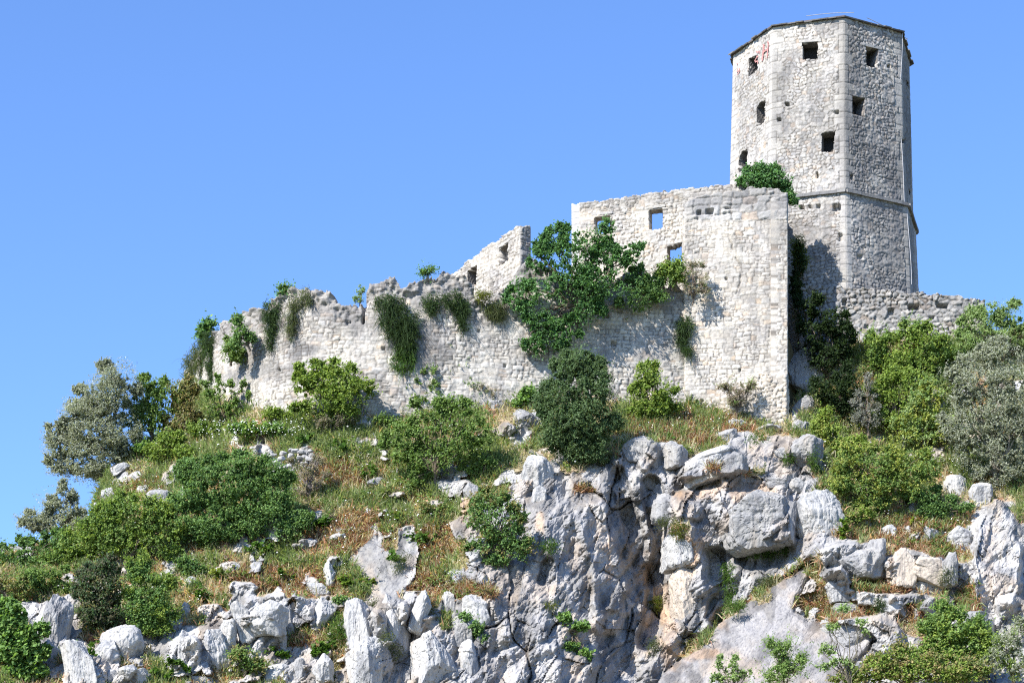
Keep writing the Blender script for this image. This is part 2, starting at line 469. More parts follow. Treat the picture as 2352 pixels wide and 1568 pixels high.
for k in range(-4, 4):
    zb, zt, zs = TOWER_Z['base'], TOWER_Z['top'], TOWER_Z['string']
    vis = k in (-2, -1, 0, 1)
    W = 2 * 5.7 * math.sin(math.radians(22.5))
    def mapfn(u, v, k=k):
        z = zb + v
        a, b = t_corner(k, z), t_corner(k + 1, z)
        am = math.radians(CORNER_C + 45 * k + 22.5)
        N = np.broadcast_to(np.array([math.sin(am), -math.cos(am), 0.0]), a.shape)
        return a + (b - a) * (u / W)[..., None], N
    def skin(u, v, px, py, k=k):
        s = u + k * 5.3; z = zb + v
        weather_shade = .10 + sstep(-.1, .7, fbm(s * .35, z * .22, s * 0, 4, 31)) * .55
        weather_shade = weather_shade + .35 * np.exp(-((z - 53.0) / 2.6) ** 2)
        if k >= 0: weather_shade = weather_shade + .10  # right-hand faces greyed extra, standing in for their grazing light
        if k == -2: weather_shade = weather_shade * .35
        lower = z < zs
        weather_shade = np.where(lower, weather_shade * .8 + .1, weather_shade)
        h, c, e = masonry(s, z, .27, .19, 40 + k, px, py, relief=.05, tone=(.62, .595, .555), grey=np.clip(weather_shade, 0, .85), p=3.6, jit=.44, vary=.25, joint_w=.21)
        # dressed quoins at both corners
        q = np.minimum(u, W - u)
        qi, qj, qx, qy, qe = cells(np.where(u < W / 2, u, W - u) * 0 + .5, z, 9.0, .34, 77, p=2, jit=.0)
        row = np.floor(z / .34)
        lenq = .34 + .30 * (hsh(row, row * 0 + 3, np.where(u < W / 2, 1.0, 2.0) + k) > .5)
        isq = (q < lenq) & (~lower | (q < .35))
        fr = np.abs(z / .34 - row - .5) * 2
        qjoint = np.maximum(sstep(.86, .97, fr), sstep(lenq - .06, lenq - .01, q))
        qc = np.array([.455, .435, .405])[None, None] * (.88 + .22 * hsh(row, row * 0 + 9, row * 0 + k))[..., None]
        qc = qc * (1 - np.clip(weather_shade - .15, 0, 1) * .5)[..., None]
        qc = qc * (1 - .5 * qjoint[..., None])
        c = np.where(isq[..., None], qc, c)
        h = np.where(isq, .018 - .03 * qjoint + .006 * fbm(s * 5, z * 5, s * 0, 2, 4), h)
        h = h * sstep(0, .10, q)
        h = h - pits(px, py, TOWER_PITS) * (1 if vis else 0)
        return h, c
    wins = [np.array(w, float) for w in TOWER_WINDOWS.get(k, [])]
    def keep(u, v, px, py, wins=wins, vis=vis):
        ok = np.ones(u.shape, bool)
        if vis:
            for w in wins:
                ok &= poly_sdf(px, py, w) < -.2 + .8 * vnoise(px * .2, py * .2, px * 0, 5)
        return ok
    tgrid[k] = panel(mb, mapfn, W, zt - zb, .046 if vis else .2, skin, keep, deep=.25)
t_wall = child_mesh(mb, 'wall', M_STONE, tower)
for k, ws in TOWER_WINDOWS.items():
    for q, w in enumerate(ws):
        lin = [(w[0][0] - 8, w[0][1] - 4 - (3 if k == -2 else 0)), (w[1][0] + 8, w[1][1] - 4 + (3 if k == 0 else 0))] if q == 0 and k in (-1, -2, 0) else None
        if k == -2 and q == 0: lin = [(1714, 136), (1746, 121)]
        o = window(t_wall, tgrid[k], w, depth=.75, closed=True, lintel=lin, seed=11 * q + k + 5, tone=(.20, .19, .18))  # lining colour darkened to stand in for shade inside the openings
        o.parent = tower
        o.location = -Vector(tower.location)
# string course, roof, cable, painted letters
m = MB()
for k in range(-4, 4):
    for q in range(9):
        z = TOWER_Z['string']; a, b = t_corner(k, np.array(z)), t_corner(k + 1, np.array(z))
        am = math.radians(CORNER_C + 45 * k + 22.5); N = np.array([math.sin(am), -math.cos(am), 0])
        c = a + (b - a) * ((q + .5) / 9); r = hsh(q, k, 4)
        m.box(c + N * (.06 + .02 * r) + np.array([0, 0, .02 * r - .01]), (b - a) / 18.3, N * .11, np.array([0, 0, .085]), np.array([.22, .217, .214]) * (.8 + .4 * r))
child_mesh(m, 'string_course', M_STONE, tower, False)
m = MB(); rng = np.random.default_rng(5)
zt = TOWER_Z['top']
for ring in range(7):
    f0 = 1 - ring / 7.0; rr = (5.34 + .10) * f0
    nsl = max(6, int(26 * f0))
    for k in range(-4, 4):
        a = math.radians(CORNER_C + 45 * k); b = math.radians(CORNER_C + 45 * (k + 1))
        A = np.array([math.sin(a), -math.cos(a), 0]); B = np.array([math.sin(b), -math.cos(b), 0])
        n8 = max(2, nsl // 8 * 2 + (3 if ring == 0 else 1))
        for q in range(n8):
            t0, t1 = q / n8, (q + 1) / n8
            p0, p1 = A + (B - A) * t0, A + (B - A) * t1
            mid = (p0 + p1) / 2; outn = norm(mid)
            jj = rng.normal(0, .035)
            r_out = rr + rng.uniform(-.10, .10) * (1 if ring == 0 else .6)
            cen = np.array([TX, TY, 0]) + mid * (r_out - .42)
            z = zt + .07 + (5.44 - rr) * .36 + .14 + rng.uniform(-.03, .02) * (2.0 if rng.random() < .12 else 1) - .06
            sl = outn * .52 + np.array([0, 0, -.17])
            m.box(cen + np.array([0, 0, z]), (p1 - p0) * rr * .5, sl, np.array([.0, 0, .028]) + outn * .010, np.array([.16, .155, .15]) * rng.uniform(.6, 1.5))
# dark bed course under the slates
for k in range(-4, 4):
    a, b = t_corner(k, np.array(zt)), t_corner(k + 1, np.array(zt))
    am = math.radians(CORNER_C + 45 * k + 22.5); N = np.array([math.sin(am), -math.cos(am), 0])
    m.box((a + b) / 2 + N * .05 + np.array([0, 0, .03]), (b - a) / 2 * 1.02, N * .06, np.array([0, 0, .025]), (.15, .115, .11))
cone = [np.array([TX + 5.3 * math.sin(math.radians(CORNER_C + 45 * k)), TY - 5.3 * math.cos(math.radians(CORNER_C + 45 * k)), zt + .05]) for k in range(8)]
m.add(cone + [np.array([TX, TY, zt + 2.0])], T=[(k, (k + 1) % 8, 8) for k in range(8)], col=(.14, .135, .13))
roof = child_mesh(m, 'roof', M_SLATE, tower, False)
m = MB()
t = np.linspace(0, 1, 24)
z0 = zt + .45
arc = np.stack([TX - 1.55 + t * 2.75, np.full(24, TY - 4.6), z0 - .10 + .16 * np.sin(t * np.pi * .6 + .25) + .10 * t], -1)
m.tube(arc, .017, 5, (.66, .67, .7))
t2 = np.linspace(0, 1, 16)
arc2 = np.stack([TX + 2.0 + t2 * 2.7, TY - 4.3 + t2 * 2.0, z0 - .02 - .30 * t2 ** 1.4], -1)
m.tube(arc2, .018, 5, (.6, .6, .62))
cz = np.linspace(zt - .1, 43.4, 60); cc = t_corner(1, cz); am = math.radians(CORNER_C + 34)
cc = cc + np.array([math.sin(am), -math.cos(am), 0]) * (.09 + .05 * np.sin(cz * .9))[:, None] + np.stack([-.12 + .10 * np.sin(cz * .45), cz * 0, cz * 0], -1)
m.tube(cc, .02, 5, (.4, .4, .4))
child_mesh(m, 'lightning_cable', M_CABLE, tower)
def zc(cx, cy): return (1672.1 + cx * .0707, 82.7 + cy * .0707)
def stroke(m, pts, w):
    L3 = []
    for (ax, ay), (bx, by) in zip(pts[:-1], pts[1:]):
        for q in np.linspace(0, 1, 6)[:-1]: L3.append(zc(ax + (bx - ax) * q, ay + (by - ay) * q))
    L3.append(zc(*pts[-1]))
    W3 = np.array([on_wall(tgrid[-2], *q)[0] for q in L3]); N3 = on_wall(tgrid[-2], *L3[0])[1]
    sd = norm(np.cross(norm(np.gradient(W3, axis=0)), N3))
    wv = w * (.8 + .5 * hsh(np.arange(len(W3)), np.full(len(W3), 3)))[:, None]
    n = len(W3); V = np.concatenate([W3 + N3 * .075 - sd * wv, W3 + N3 * .075 + sd * wv])
    m.add(V, [(i, i + 1, n + i + 1, n + i) for i in range(n - 1)])
LETTERS = [[([(1180, 280), (1192, 380), (1190, 450), (1165, 640), (1140, 820)], .075), ([(1330, 180), (1345, 330), (1320, 540), (1290, 740)], .05), ([(1200, 520), (1260, 480), (1320, 450)], .045)],
               [([(950, 500), (1000, 560), (1050, 490), (1055, 590)], .03)], [([(1015, 650), (930, 770), (905, 800), (925, 860), (1000, 820), (1000, 910)], .032), ([(960, 690), (1010, 690)], .03)],
               [([(330, 870), (330, 950)], .03), ([(400, 1050), (400, 1190), (330, 1280)], .03), ([(335, 1080), (320, 1180), (400, 1130)], .03)]]
for L_ in LETTERS:
    m = MB()
    for pts, w in L_: stroke(m, pts, w)
    child_mesh(m, 'painted_letter', M_PAINT, tower, False)

# ---- walls that follow a line on plan
def interp(xs, ys): 
    xs, ys = np.asarray(xs, float), np.asarray(ys, float)
    return lambda x: np.interp(x, xs, ys)
def smooth_interp(xs, ys):
    f = interp(xs, ys)
    def g(x):
        x = np.asarray(x, float); return sum(f(x + d) for d in (-45, -30, -15, 0, 15, 30, 45)) / 7
    return g
def path_map(pts, zb, batter=0.0, zt=0.0):
    pts = np.asarray(pts, float); d = np.r_[0, np.cumsum(np.linalg.norm(np.diff(pts, axis=0), axis=1))]
    tg = norm(np.gradient(pts, d, axis=0)); nr = np.stack([tg[:, 1], -tg[:, 0]], -1)
    def f(u, v):
        X = np.interp(u, d, pts[:, 0]); Y = np.interp(u, d, pts[:, 1])
        N = np.stack([np.interp(u, d, nr[:, 0]), np.interp(u, d, nr[:, 1]), u * 0], -1); N = norm(N)
        Pz = np.stack([X, Y, zb + v], -1)
        return Pz + N * (batter * (zt - zb - v))[..., None], N
    return f, d[-1]

# terrace wall left of the bastion (curves away at its left end)
W2Y = smooth_interp([395, 418, 440, 470, 540, 600, 660, 750, 900, 1100, 1250, 1575, 1650], [137, 134, 131, 127.5, 123, 120.8, 119.8, 119.2, 119, 119.6, 120.2, 121.1, 121.3])
W2TOP_PTS = [(415, 868), (432, 838), (448, 805), (462, 790), (480, 772), (500, 748), (520, 738), (545, 724), (560, 716), (575, 708), (590, 712), (603, 722), (606, 700), (622, 686), (645, 680),
             (652, 672), (664, 668), (690, 662), (706, 664), (722, 670), (735, 664), (752, 668), (764, 676), (772, 692), (790, 698), (822, 702), (838, 698), (838, 672), (845, 655), (862, 645), (885, 641),
             (906, 641), (914, 650), (920, 661), (935, 660), (940, 650), (955, 648), (975, 641), (1000, 634), (1018, 624), (1040, 626), (1060, 630), (1072, 644), (1089, 655), (1091, 690), (1112, 697), (1140, 692), (1142, 672),
             (1160, 660), (1182, 640), (1190, 618), (1205, 600), (1228, 592), (1250, 612), (1290, 640), (1350, 655), (1420, 640), (1450, 618), (1480, 622), (1500, 640), (1530, 655), (1575, 660)]
W2TOP = interp(*zip(*W2TOP_PTS))
xs = np.linspace(408, 1580, 500); ys = W2Y(xs)
f2, U2 = path_map(np.stack([(xs - XC) / F * ys, ys], -1), 30.0, .03, 42)
W2_PITS = [(1410, 790, 6, 5, .3), (1100, 760, 4, 3, .2), (1160, 840, 4, 4, .2), (640, 850, 4, 4, .2), (1490, 880, 5, 4, .2), (800, 740, 6, 6, .2), (1385, 722, 13, 9, .45), (880, 800, 4, 4, .2)]
def skin2(u, v, px, py):
    top = W2TOP(px)
    g = sstep(78, 34, py - top - 22 * vnoise(px * .03, py * .03, px * 0, 8)) * .62
    g = np.maximum(g, .75 * sstep(.15, .75, fbm(px * .012, py * .016, px * 0, 4, 12)))
    g = g * sstep(960, 820, py) * .95
    h, c, e = masonry(u, v, .37, .225, 52, px, py, relief=.05, tone=(.64, .605, .55), grey=np.clip(g, 0, .85), p=4.5, jit=.42, joint_w=.15, coursed=True)
    # the decayed upper courses: rougher, core exposed
    rough = sstep(60, 10, py - top)
    h = h + rough * (.16 * fbm(u * 2.2, v * 2.2, u * 0, 5, 9) - .10 + .10 * pl(u / .4 + .3 * v, np.floor(v / .3))) + .05 * fbm(u * .5, v * .5, u * 0, 3, 2)
    for cx in (604, 839):
        h = h - .5 * (1 - sstep(4, 9, np.abs(px - cx - 2 * vnoise(py * .05, py * 0, py * 0, 3)))) * (py < top + 45)
    h = h - .35 * (1 - sstep(1.5, 4, np.abs(px - 497))) * (py < 800)
    h = h - pits(px, py, W2_PITS)
    return h, c
def keep2(u, v, px, py):
    n = 4 * vnoise(px * .045, px * 0, px * 0, 21) + 7 * (hsh(np.floor(px / 15 + .6 * vnoise(px * .03, px * 0, px * 0, 4)), px * 0 + 3) - .5) + 3 * pl(px / 7, px * 0)
    return (py > W2TOP(px) + n)
mb = MB(); gW2 = panel(mb, f2, U2, 17.5, .058, skin2, keep2, thick=1.1)
W2 = tag(obj('terrace_wall', mb.mesh('terrace_wall', M_STONE)), 'long ruined whitish rubble wall with broken grey crest left of the bastion', 'wall')

# bastion
BT = interp([1560, 1572, 1600, 1640, 1690, 1712, 1716, 1788, 1792, 1812], [468, 466, 452, 446, 440, 440, 432, 432, 443, 444])
BX0, BX1 = (1572 - XC) / F * 120.9, (1809 - XC) / F * 120.0
CRACK = [(1652, 505), (1658, 532), (1673, 548), (1685, 573), (1690, 596), (1704, 614), (1702, 646), (1690, 675)]
CRACK2 = [(1770, 700), (1772, 740), (1765, 775), (1775, 800), (1790, 840)]
B_PITS = [(1630, 486, 9, 6, .4), (1606, 488, 5, 5, .3), (1668, 640, 3, 3, .2), (1700, 850, 3, 3, .15), (1612, 920, 4, 3, .2)]
def skinb(u, v, px, py):
    g = sstep(80, 15, py - 448 - 22 * vnoise(px * .02, py * .02, px * 0, 3)) * .60
    g = np.maximum(g, .5 * sstep(.25, .9, fbm(px * .02, py * .014, px * 0, 4, 3)) * sstep(760, 600, py))
    big = py < 505
    h, c, e = masonry(u, v, .37, .235, 61, px, py, relief=.04, tone=(.65, .612, .555), grey=np.clip(g, 0, .8), p=6, jit=.36, joint_w=.125, coursed=True)
    h2, c2, e2 = masonry(u, v, .75, .46, 63, px, py, relief=.08, tone=(.58, .565, .54), grey=np.clip(g, 0, .8), p=4, jit=.33, joint_w=.07, coursed=True)
    h3, c3, e3 = masonry(u, v, .34, .20, 64, px, py, relief=.09, tone=(.68, .625, .545), grey=np.clip(g * 0, 0, .8), p=2.8, jit=.4, joint_w=.12)
    h = np.where(big, h2, h); c = np.where(big[..., None], c2, c)
    low = py > 862 + 5 * vnoise(px * .05, py * 0, py * 0, 3) + np.clip(1735 - px, 0, 200) * .6
    h = np.where(low, h3 + .05, h); c = np.where(low[..., None], c3, c)
    # fewer joints read in the worn middle of the wall
    for cr, w in ((CRACK, 1.1), (CRACK2, 1.0)):
        cd = line_dist(px + 3 * vnoise(px * .1, py * .1, px * 0, 2), py, cr)
        k = 1 - sstep(w * .5, w * 1.6, cd)
        k = k * sstep(-.25, .2, vnoise(px * .06, py * .06, px * 0, 77)); h = h - .10 * k; c = c * (1 - .4 * k)[..., None]
    return h - pits(px, py, B_PITS), c
mb = MB()
fb, Ub = path_map([(BX0, 122.6), (BX0, 121.7), (BX0, 120.95)], 30.0)
panel(mb, fb, Ub, 16.0, .07, skinb, lambda u, v, px, py: v < 15.9 - .1 * hsh(np.floor(u * 3), np.floor(u * 3)), thick=.5)
pb = np.stack([np.linspace(BX0, BX1, 40), np.linspace(120.9, 120.0, 40)], -1)
fb, Ub = path_map(pb, 30.0, .004, 46)
gB = panel(mb, fb, Ub, 17.2, .05, lambda u, v, px, py: (lambda r: (r[0] * sstep(0, .08, np.minimum(u, Ub - u)), r[1]))(skinb(u, v, px, py)),
           lambda u, v, px, py: py > BT(px) + 2.0 * vnoise(px * .1, px * 0, px * 0, 2) + 3 * (hsh(np.floor(px / 14), np.floor(px / 14) * 0) - .5), thick=.9)
fb, Ub3 = path_map([(BX1 - .02, 120.05), (BX1 - .02, 122), (BX1 - .02, 124.4), (BX1 - .02, 127.2)], 30.0)
panel(mb, fb, Ub3, 18.2, .09, skinb, lambda u, v, px, py: v < 16.3 + 1.6 * u / Ub3 - .25 * hsh(np.floor(u * 2.2), np.floor(u * 2.2)), thick=.9)
# flat top between the three faces
zt_ = 45.9
mb.add([(BX0 + .3, 121.5, zt_), (BX1 - .5, 120.6, zt_), (BX1 - .5, 127, zt_), (BX0 + .3, 127, zt_)], [(0, 1, 2, 3)], col=(.35, .34, .31))
bastion = tag(obj('bastion', mb.mesh('bastion', M_STONE)), 'tall flat pale stone bastion with zigzag crack and sharp right edge below the tower', 'bastion')

# upper house wall with see-through windows
W1L, W1R = P(1313, 470, 124.6), P(1712, 420, 120.95 + .25)
W1TOP = interp([1300, 1313, 1345, 1400, 1450, 1500, 1560, 1590, 1640, 1690, 1720], [470, 470, 464, 459, 452, 443, 436, 432, 428, 421, 420])
f1, U1 = path_map([tuple(W1L[:2] + (W1R - W1L)[:2] * t) for t in np.linspace(0, 1, 30)], 40.0)
W1_WIN = [[(1490, 483), (1523, 478), (1523, 521), (1518, 526), (1491, 529)], [(1532, 566), (1545, 564), (1552, 559), (1568, 557), (1568, 606), (1532, 612)], [(1365, 499), (1402, 494), (1402, 536), (1366, 540)]]
def skin1(u, v, px, py):
    pl = sstep(-.2, .5, fbm(px * .014, py * .02, px * 0, 4, 44)) * sstep(472, 500, py)
    h, c, e = masonry(u, v, .33, .20, 71, px, py, relief=.07, tone=(.64, .605, .55), grey=np.clip(.35 * sstep(500, 470, py), 0, 1), coursed=True)
    h = h * (1 - .55 * pl) + .02 * pl
    c = c * (1 - .75 * pl[..., None]) + .75 * pl[..., None] * np.array([.60, .52, .43])
    q = sstep(.50, .42, u) * (hsh(np.floor(v / .36), np.floor(v / .36) * 0 + 2) * .35 + .65 > .6)
    c = c * (1 - q[..., None]) + q[..., None] * np.array([.55, .54, .52]) * (1 - .4 * sstep(.8, .98, np.abs(v / .36 % 1 - .5) * 2))[..., None]
    h = h * (1 - .6 * q)
    return h, c
def keep1(u, v, px, py):
    ok = py > W1TOP(px) + 2.0 * vnoise(px * .08, px * 0, px * 0, 3) + 4 * (hsh(np.floor(px / 11), np.floor(px / 11) * 0 + 3) - .5)
    for w in W1_WIN: ok &= poly_sdf(px, py, w) < .4 + 1.2 * vnoise(px * .2, py * .2, px * 0, 9)
    return ok
mb = MB(); g1 = panel(mb, f1, U1, 8.6, .05, skin1, keep1, thick=.62)
W1 = tag(obj('house_wall', mb.mesh('house_wall', M_STONE)), 'roofless upper house wall with sky showing through two windows beside the bastion', 'wall')
for q, w in enumerate(W1_WIN):
    lin = [(1484, 477), (1529, 471)] if q == 0 else ([(1359, 493), (1408, 487)] if q == 2 else None)
    window(W1, g1, w, depth=.62, closed=False, lintel=lin, seed=70 + q, tone=(.47, .42, .37))

# left ruined gable
RC = P(1195, 520, 123.0)
d_ = np.array([-.62, .78])
f3, U3 = path_map([tuple(RC[:2] + d_ * s) for s in np.linspace(7.2, 0, 30)], 37.0)
R1TOP = interp([1030, 1040, 1048, 1062, 1074, 1090, 1104, 1120, 1140, 1158, 1170, 1186, 1196], [634, 632, 624, 612, 600, 592, 578, 566, 553, 541, 530, 521, 519])
R1_WIN = [[(1147, 572), (1169, 556), (1167, 599), (1146, 611)], [(1074, 622), (1096, 608), (1096, 652), (1074, 660)]]
def skin3(u, v, px, py):
    h, c, e = masonry(u, v, .36, .22, 81, px, py, relief=.08, tone=(.67, .63, .57), grey=np.clip(.12 + 0 * px, 0, 1), coursed=True)
    pl = sstep(-.1, .5, fbm(px * .02, py * .02, px * 0, 3, 45)); h = h * (1 - .4 * pl)
    c = c * (1 - .4 * pl[..., None]) + .4 * pl[..., None] * np.array([.64, .58, .5])
    return h * sstep(0, .1, np.minimum(u, U3 - u)), c
def keep3(u, v, px, py):
    ok = py > R1TOP(px) + 2.5 * vnoise(px * .1, px * 0, px * 0, 3) + 4 * (hsh(np.floor(px / 8), np.floor(px / 8) * 0 + 8) - .5)
    for w in R1_WIN: ok &= poly_sdf(px, py, w) < .4
    return ok
mb = MB(); g3 = panel(mb, f3, U3, 9.2, .05, skin3, keep3, thick=.72)
e_ = np.array([.78, .62])
f4, U4 = path_map([tuple(RC[:2] + e_ * s) for s in np.linspace(0, .76, 8)], 37.0)
def skin4(u, v, px, py):
    h, c, e = masonry(u + 3.3, v, .42, .28, 83, px, py, relief=.09, tone=(.50, .49, .47), grey=np.full(px.shape, .55), coursed=True)  # end face greyed and darkened in colour for its grazing light
    return h * sstep(0, .1, np.minimum(u, U4 - u)), c
panel(mb, f4, U4, 9.2, .05, skin4, lambda u, v, px, py: py > 520 + 4 * (hsh(np.floor(px / 9), np.floor(px / 9)) - .5), thick=.25)
R1 = tag(obj('gable_wall', mb.mesh('gable_wall', M_STONE)), 'sloping ruined gable wall with squared grey end left of the large tree', 'wall')
for q, w in enumerate(R1_WIN):
    window(R1, g3, w, depth=.7, closed=(q == 1), lintel=[(1145, 567), (1172, 549)] if q == 0 else None, seed=90 + q, tone=(.26, .24, .22))  # lining darkened in colour so the gable openings look shaded

# dry-stone wall right of the tower foot
W3L, W3R = P(1835, 655, 123.35), P(2262, 690, 122.6)
W3TOP = interp([1830, 1860, 1945, 2050, 2112, 2180, 2240, 2262, 2275], [652, 655, 660, 668, 674, 679, 685, 690, 760])
f5, U5 = path_map([tuple(W3L[:2] + (W3R - W3L)[:2] * t) for t in np.linspace(0, 1, 30)], 34.0, .02, 43)
W3_PITS = [(1939, 695, 5, 8, .45), (2099, 706, 12, 7, .45), (2164, 703, 13, 5, .5), (2046, 716, 7, 7, .4), (2215, 733, 9, 8, .4), (2140, 730, 6, 4, .35), (1990, 750, 5, 4, .3)]
def skin5(u, v, px, py):
    g = .42 * sstep(800, 690, py + 30 * vnoise(px * .015, py * .02, px * 0, 3)) + .1
    h, c, e = masonry(u, v, .38, .235, 91, px, py, relief=.14, tone=(.52, .51, .49), grey=np.clip(g, 0, .8), p=2.5, jit=.45, joint_w=.20, vary=.2)
    c = c * (1 - .35 * (1 - sstep(.02, .12, e)))[..., None]
    return h - pits(px, py, W3_PITS), c
mb = MB(); panel(mb, f5, U5, 9.6, .05, skin5, lambda u, v, px, py: py > W3TOP(px) + 3 * vnoise(px * .06, px * 0, px * 0, 3) + 2 * (hsh(np.floor(px / 10), np.floor(px / 10)) - .5), thick=1.0)
W3 = tag(obj('dry_stone_wall', mb.mesh('dry_stone_wall', M_STONE)), 'low grey dry-stone wall running right from the foot of the tower', 'wall')
# ---------------------------------------------------------------- the hill
W3Y = lambda x: np.interp(x, [1835, 2262], [123.35, 122.6])
BASE = interp([425, 440, 470, 500, 570, 640, 700, 800, 900, 1000, 1140, 1300, 1440, 1565, 1690, 1790, 1812], [880, 884, 893, 905, 938, 946, 950, 955, 962, 955, 930, 915, 922, 936, 958, 972, 976])
CTRL = [(-600, 1800, 98), (-200, 1568, 100), (0, 1568, 100), (300, 1568, 102), (600, 1568, 104), (900, 1568, 105), (1130, 1568, 105.0), (1300, 1568, 106.8), (1400, 1568, 108.6), (1480, 1568, 110.2), (1700, 1568, 109.5), (1900, 1568, 106), (2150, 1568, 104), (2400, 1568, 103), (2900, 1700, 101),
        (0, 1750, 96.5), (600, 1750, 100), (1150, 1750, 103), (1500, 1750, 104.5), (2000, 1750, 101.5), (2400, 1750, 99),
        (-600, 1270, 112), (-200, 1260, 114), (0, 1250, 115.5), (150, 1235, 116.5), (220, 1140, 119.5), (250, 1065, 121.5), (300, 1035, 122.5), (380, 990, 125), (430, 920, 129.5),
        (50, 1400, 108), (300, 1400, 107.8), (300, 1250, 113), (330, 1120, 118.3), (600, 1300, 110.2), (600, 1150, 114.6), (450, 1050, 119), (600, 1010, 118.4), (900, 1020, 117.3), (900, 1150, 113.8), (900, 1300, 109.8), (750, 1400, 107.8),
        (1100, 1010, 117.6), (1150, 1130, 113.4), (1050, 1250, 110.8), (1250, 1090, 113.4), (1130, 1300, 109.2), (1250, 1300, 109.4), (1350, 1300, 111.2), (1430, 1300, 113.0), (1130, 1430, 106.6), (1250, 1430, 107.6), (1350, 1430, 109.6), (1430, 1430, 111.4), (1350, 1180, 112.9), (1250, 1180, 111.4), (1300, 1010, 117.4), (1430, 1000, 117.3), (1450, 1060, 114.4), (1600, 1000, 117.3), (1600, 1050, 115.2), (1450, 1200, 114.4), (1490, 1320, 114.0), (1500, 1420, 112.6),
        (1580, 1200, 112.4), (1620, 1350, 111.9), (1700, 1100, 113.6), (1700, 1250, 112.8), (1750, 1400, 111.8), (1800, 1040, 115.6), (1850, 1150, 113.6), (1800, 1290, 112.2), (1880, 1260, 111.2),
        (1830, 960, 120.2), (1880, 880, 122.2), (1900, 800, 122.8), (1950, 1000, 119.6), (2000, 1100, 116.6), (2000, 1200, 113.4), (2050, 900, 121.4), (2100, 1000, 119.6), (2200, 1100, 116.8), (2200, 1200, 113.5), (2150, 1300, 110.8), (2100, 1420, 108.6),
        (2300, 1000, 119.3), (2300, 1120, 116.2), (2350, 1220, 113.4), (2300, 1400, 108.8), (2600, 1000, 118), (2600, 1300, 110), (2900, 1000, 117.5), (3300, 1200, 113), (3300, 950, 118)]
for x in (440, 480, 530, 600, 700, 800, 900, 1000, 1140, 1300, 1440, 1565): CTRL.append((x, float(BASE(x)), float(W2Y(x)) - .12))
for x in (1600, 1690, 1780): CTRL.append((x, float(BASE(x)), 120.5))
for x in (1950, 2050, 2150, 2250): CTRL.append((x, 785, float(W3Y(x)) - .1))
CT = np.array(CTRL)
def _phi(ax, ay, bx, by):
    return np.sqrt(((ax[..., None] - bx) / 1000) ** 2 + ((ay[..., None] - by) / 700) ** 2 + 1e-5)
_A = _phi(CT[:, 0], CT[:, 1], CT[:, 0], CT[:, 1]); _n = len(CT)
_M = np.zeros((_n + 3, _n + 3)); _M[:_n, :_n] = _A; _Pm = np.stack([np.ones(_n), CT[:, 0] / 1000, CT[:, 1] / 1000], -1); _M[:_n, _n:] = _Pm; _M[_n:, :_n] = _Pm.T
_M[:_n, :_n] += np.eye(_n) * 1e-6
_W = np.linalg.solve(_M, np.r_[CT[:, 2], 0, 0, 0])
def base_depth(x, y):
    x, y = np.broadcast_arrays(np.asarray(x, float), np.asarray(y, float))
    sh = x.shape; x, y = x.ravel(), y.ravel(); r = np.empty(x.shape)
    for i in range(0, len(x), 40000):
        a, b = x[i:i + 40000], y[i:i + 40000]
        r[i:i + 40000] = _phi(a, b, CT[:, 0], CT[:, 1]) @ _W[:_n] + _W[_n] + _W[_n + 1] * a / 1000 + _W[_n + 2] * b / 1000
    return r.reshape(sh)

CLIFF = [(1030, 1200), (1060, 1150), (1110, 1120), (1190, 1105), (1290, 1065), (1400, 1062), (1440, 1020), (1560, 1030), (1640, 1025), (1700, 1010), (1800, 1010), (1880, 1040), (1890, 1120), (1930, 1200), (1860, 1300), (1500, 1600), (1480, 1900), (820, 1900), (880, 1480), (960, 1400), (1040, 1350), (1090, 1280)]
SLAB = [(1480, 1600), (1530, 1540), (1600, 1480), (1680, 1405), (1770, 1345), (1850, 1292), (1868, 1285), (1872, 1310), (1840, 1360), (1830, 1400), (1860, 1425), (1990, 1440), (2020, 1470), (1960, 1530), (1950, 1900), (1300, 1900)]
# patches of bare rock in the grass, and grassy shelves in the rock, as sighted
BARE = [(735, 1185, 30, 16), (600, 1035, 26, 12), (1155, 985, 26, 18), (1040, 1085, 36, 14), (1285, 1000, 26, 16), (820, 1150, 22, 12), (700, 1250, 34, 14), (560, 1350, 40, 16), (480, 1400, 30, 18), (1000, 1160, 26, 14), (905, 1135, 30, 12), (60, 1395, 30, 16), (160, 1385, 26, 18), (1090, 1075, 26, 12), (530, 1300, 22, 10), (770, 1290, 24, 18), (640, 1400, 90, 45), (600, 1450, 60, 50), (840, 1440, 50, 50), (900, 1430, 45, 60), (960, 1400, 40, 40), (480, 1480, 60, 40), (420, 1500, 50, 40), (920, 1530, 90, 70), (700, 1550, 60, 30),
        (1070, 1130, 22, 25), (640, 1215, 30, 28), (120, 1450, 40, 60), (200, 1540, 60, 40), (1000, 1480, 60, 80), (300, 1560, 40, 20), (1190, 990, 45, 35), (1040, 1120, 50, 20), (700, 1055, 20, 25),
        (1960, 1290, 90, 45), (2110, 1310, 80, 45), (2290, 1300, 60, 150), (1920, 1340, 40, 40), (2000, 1370, 60, 25), (2090, 1390, 60, 30), (2150, 1400, 40, 30), (1970, 1460, 110, 50), (2200, 1330, 40, 40), (2230, 1440, 60, 40), (2130, 1230, 40, 25), (2330, 1420, 50, 60), (1810, 1040, 60, 30), (1500, 1040, 60, 30)]
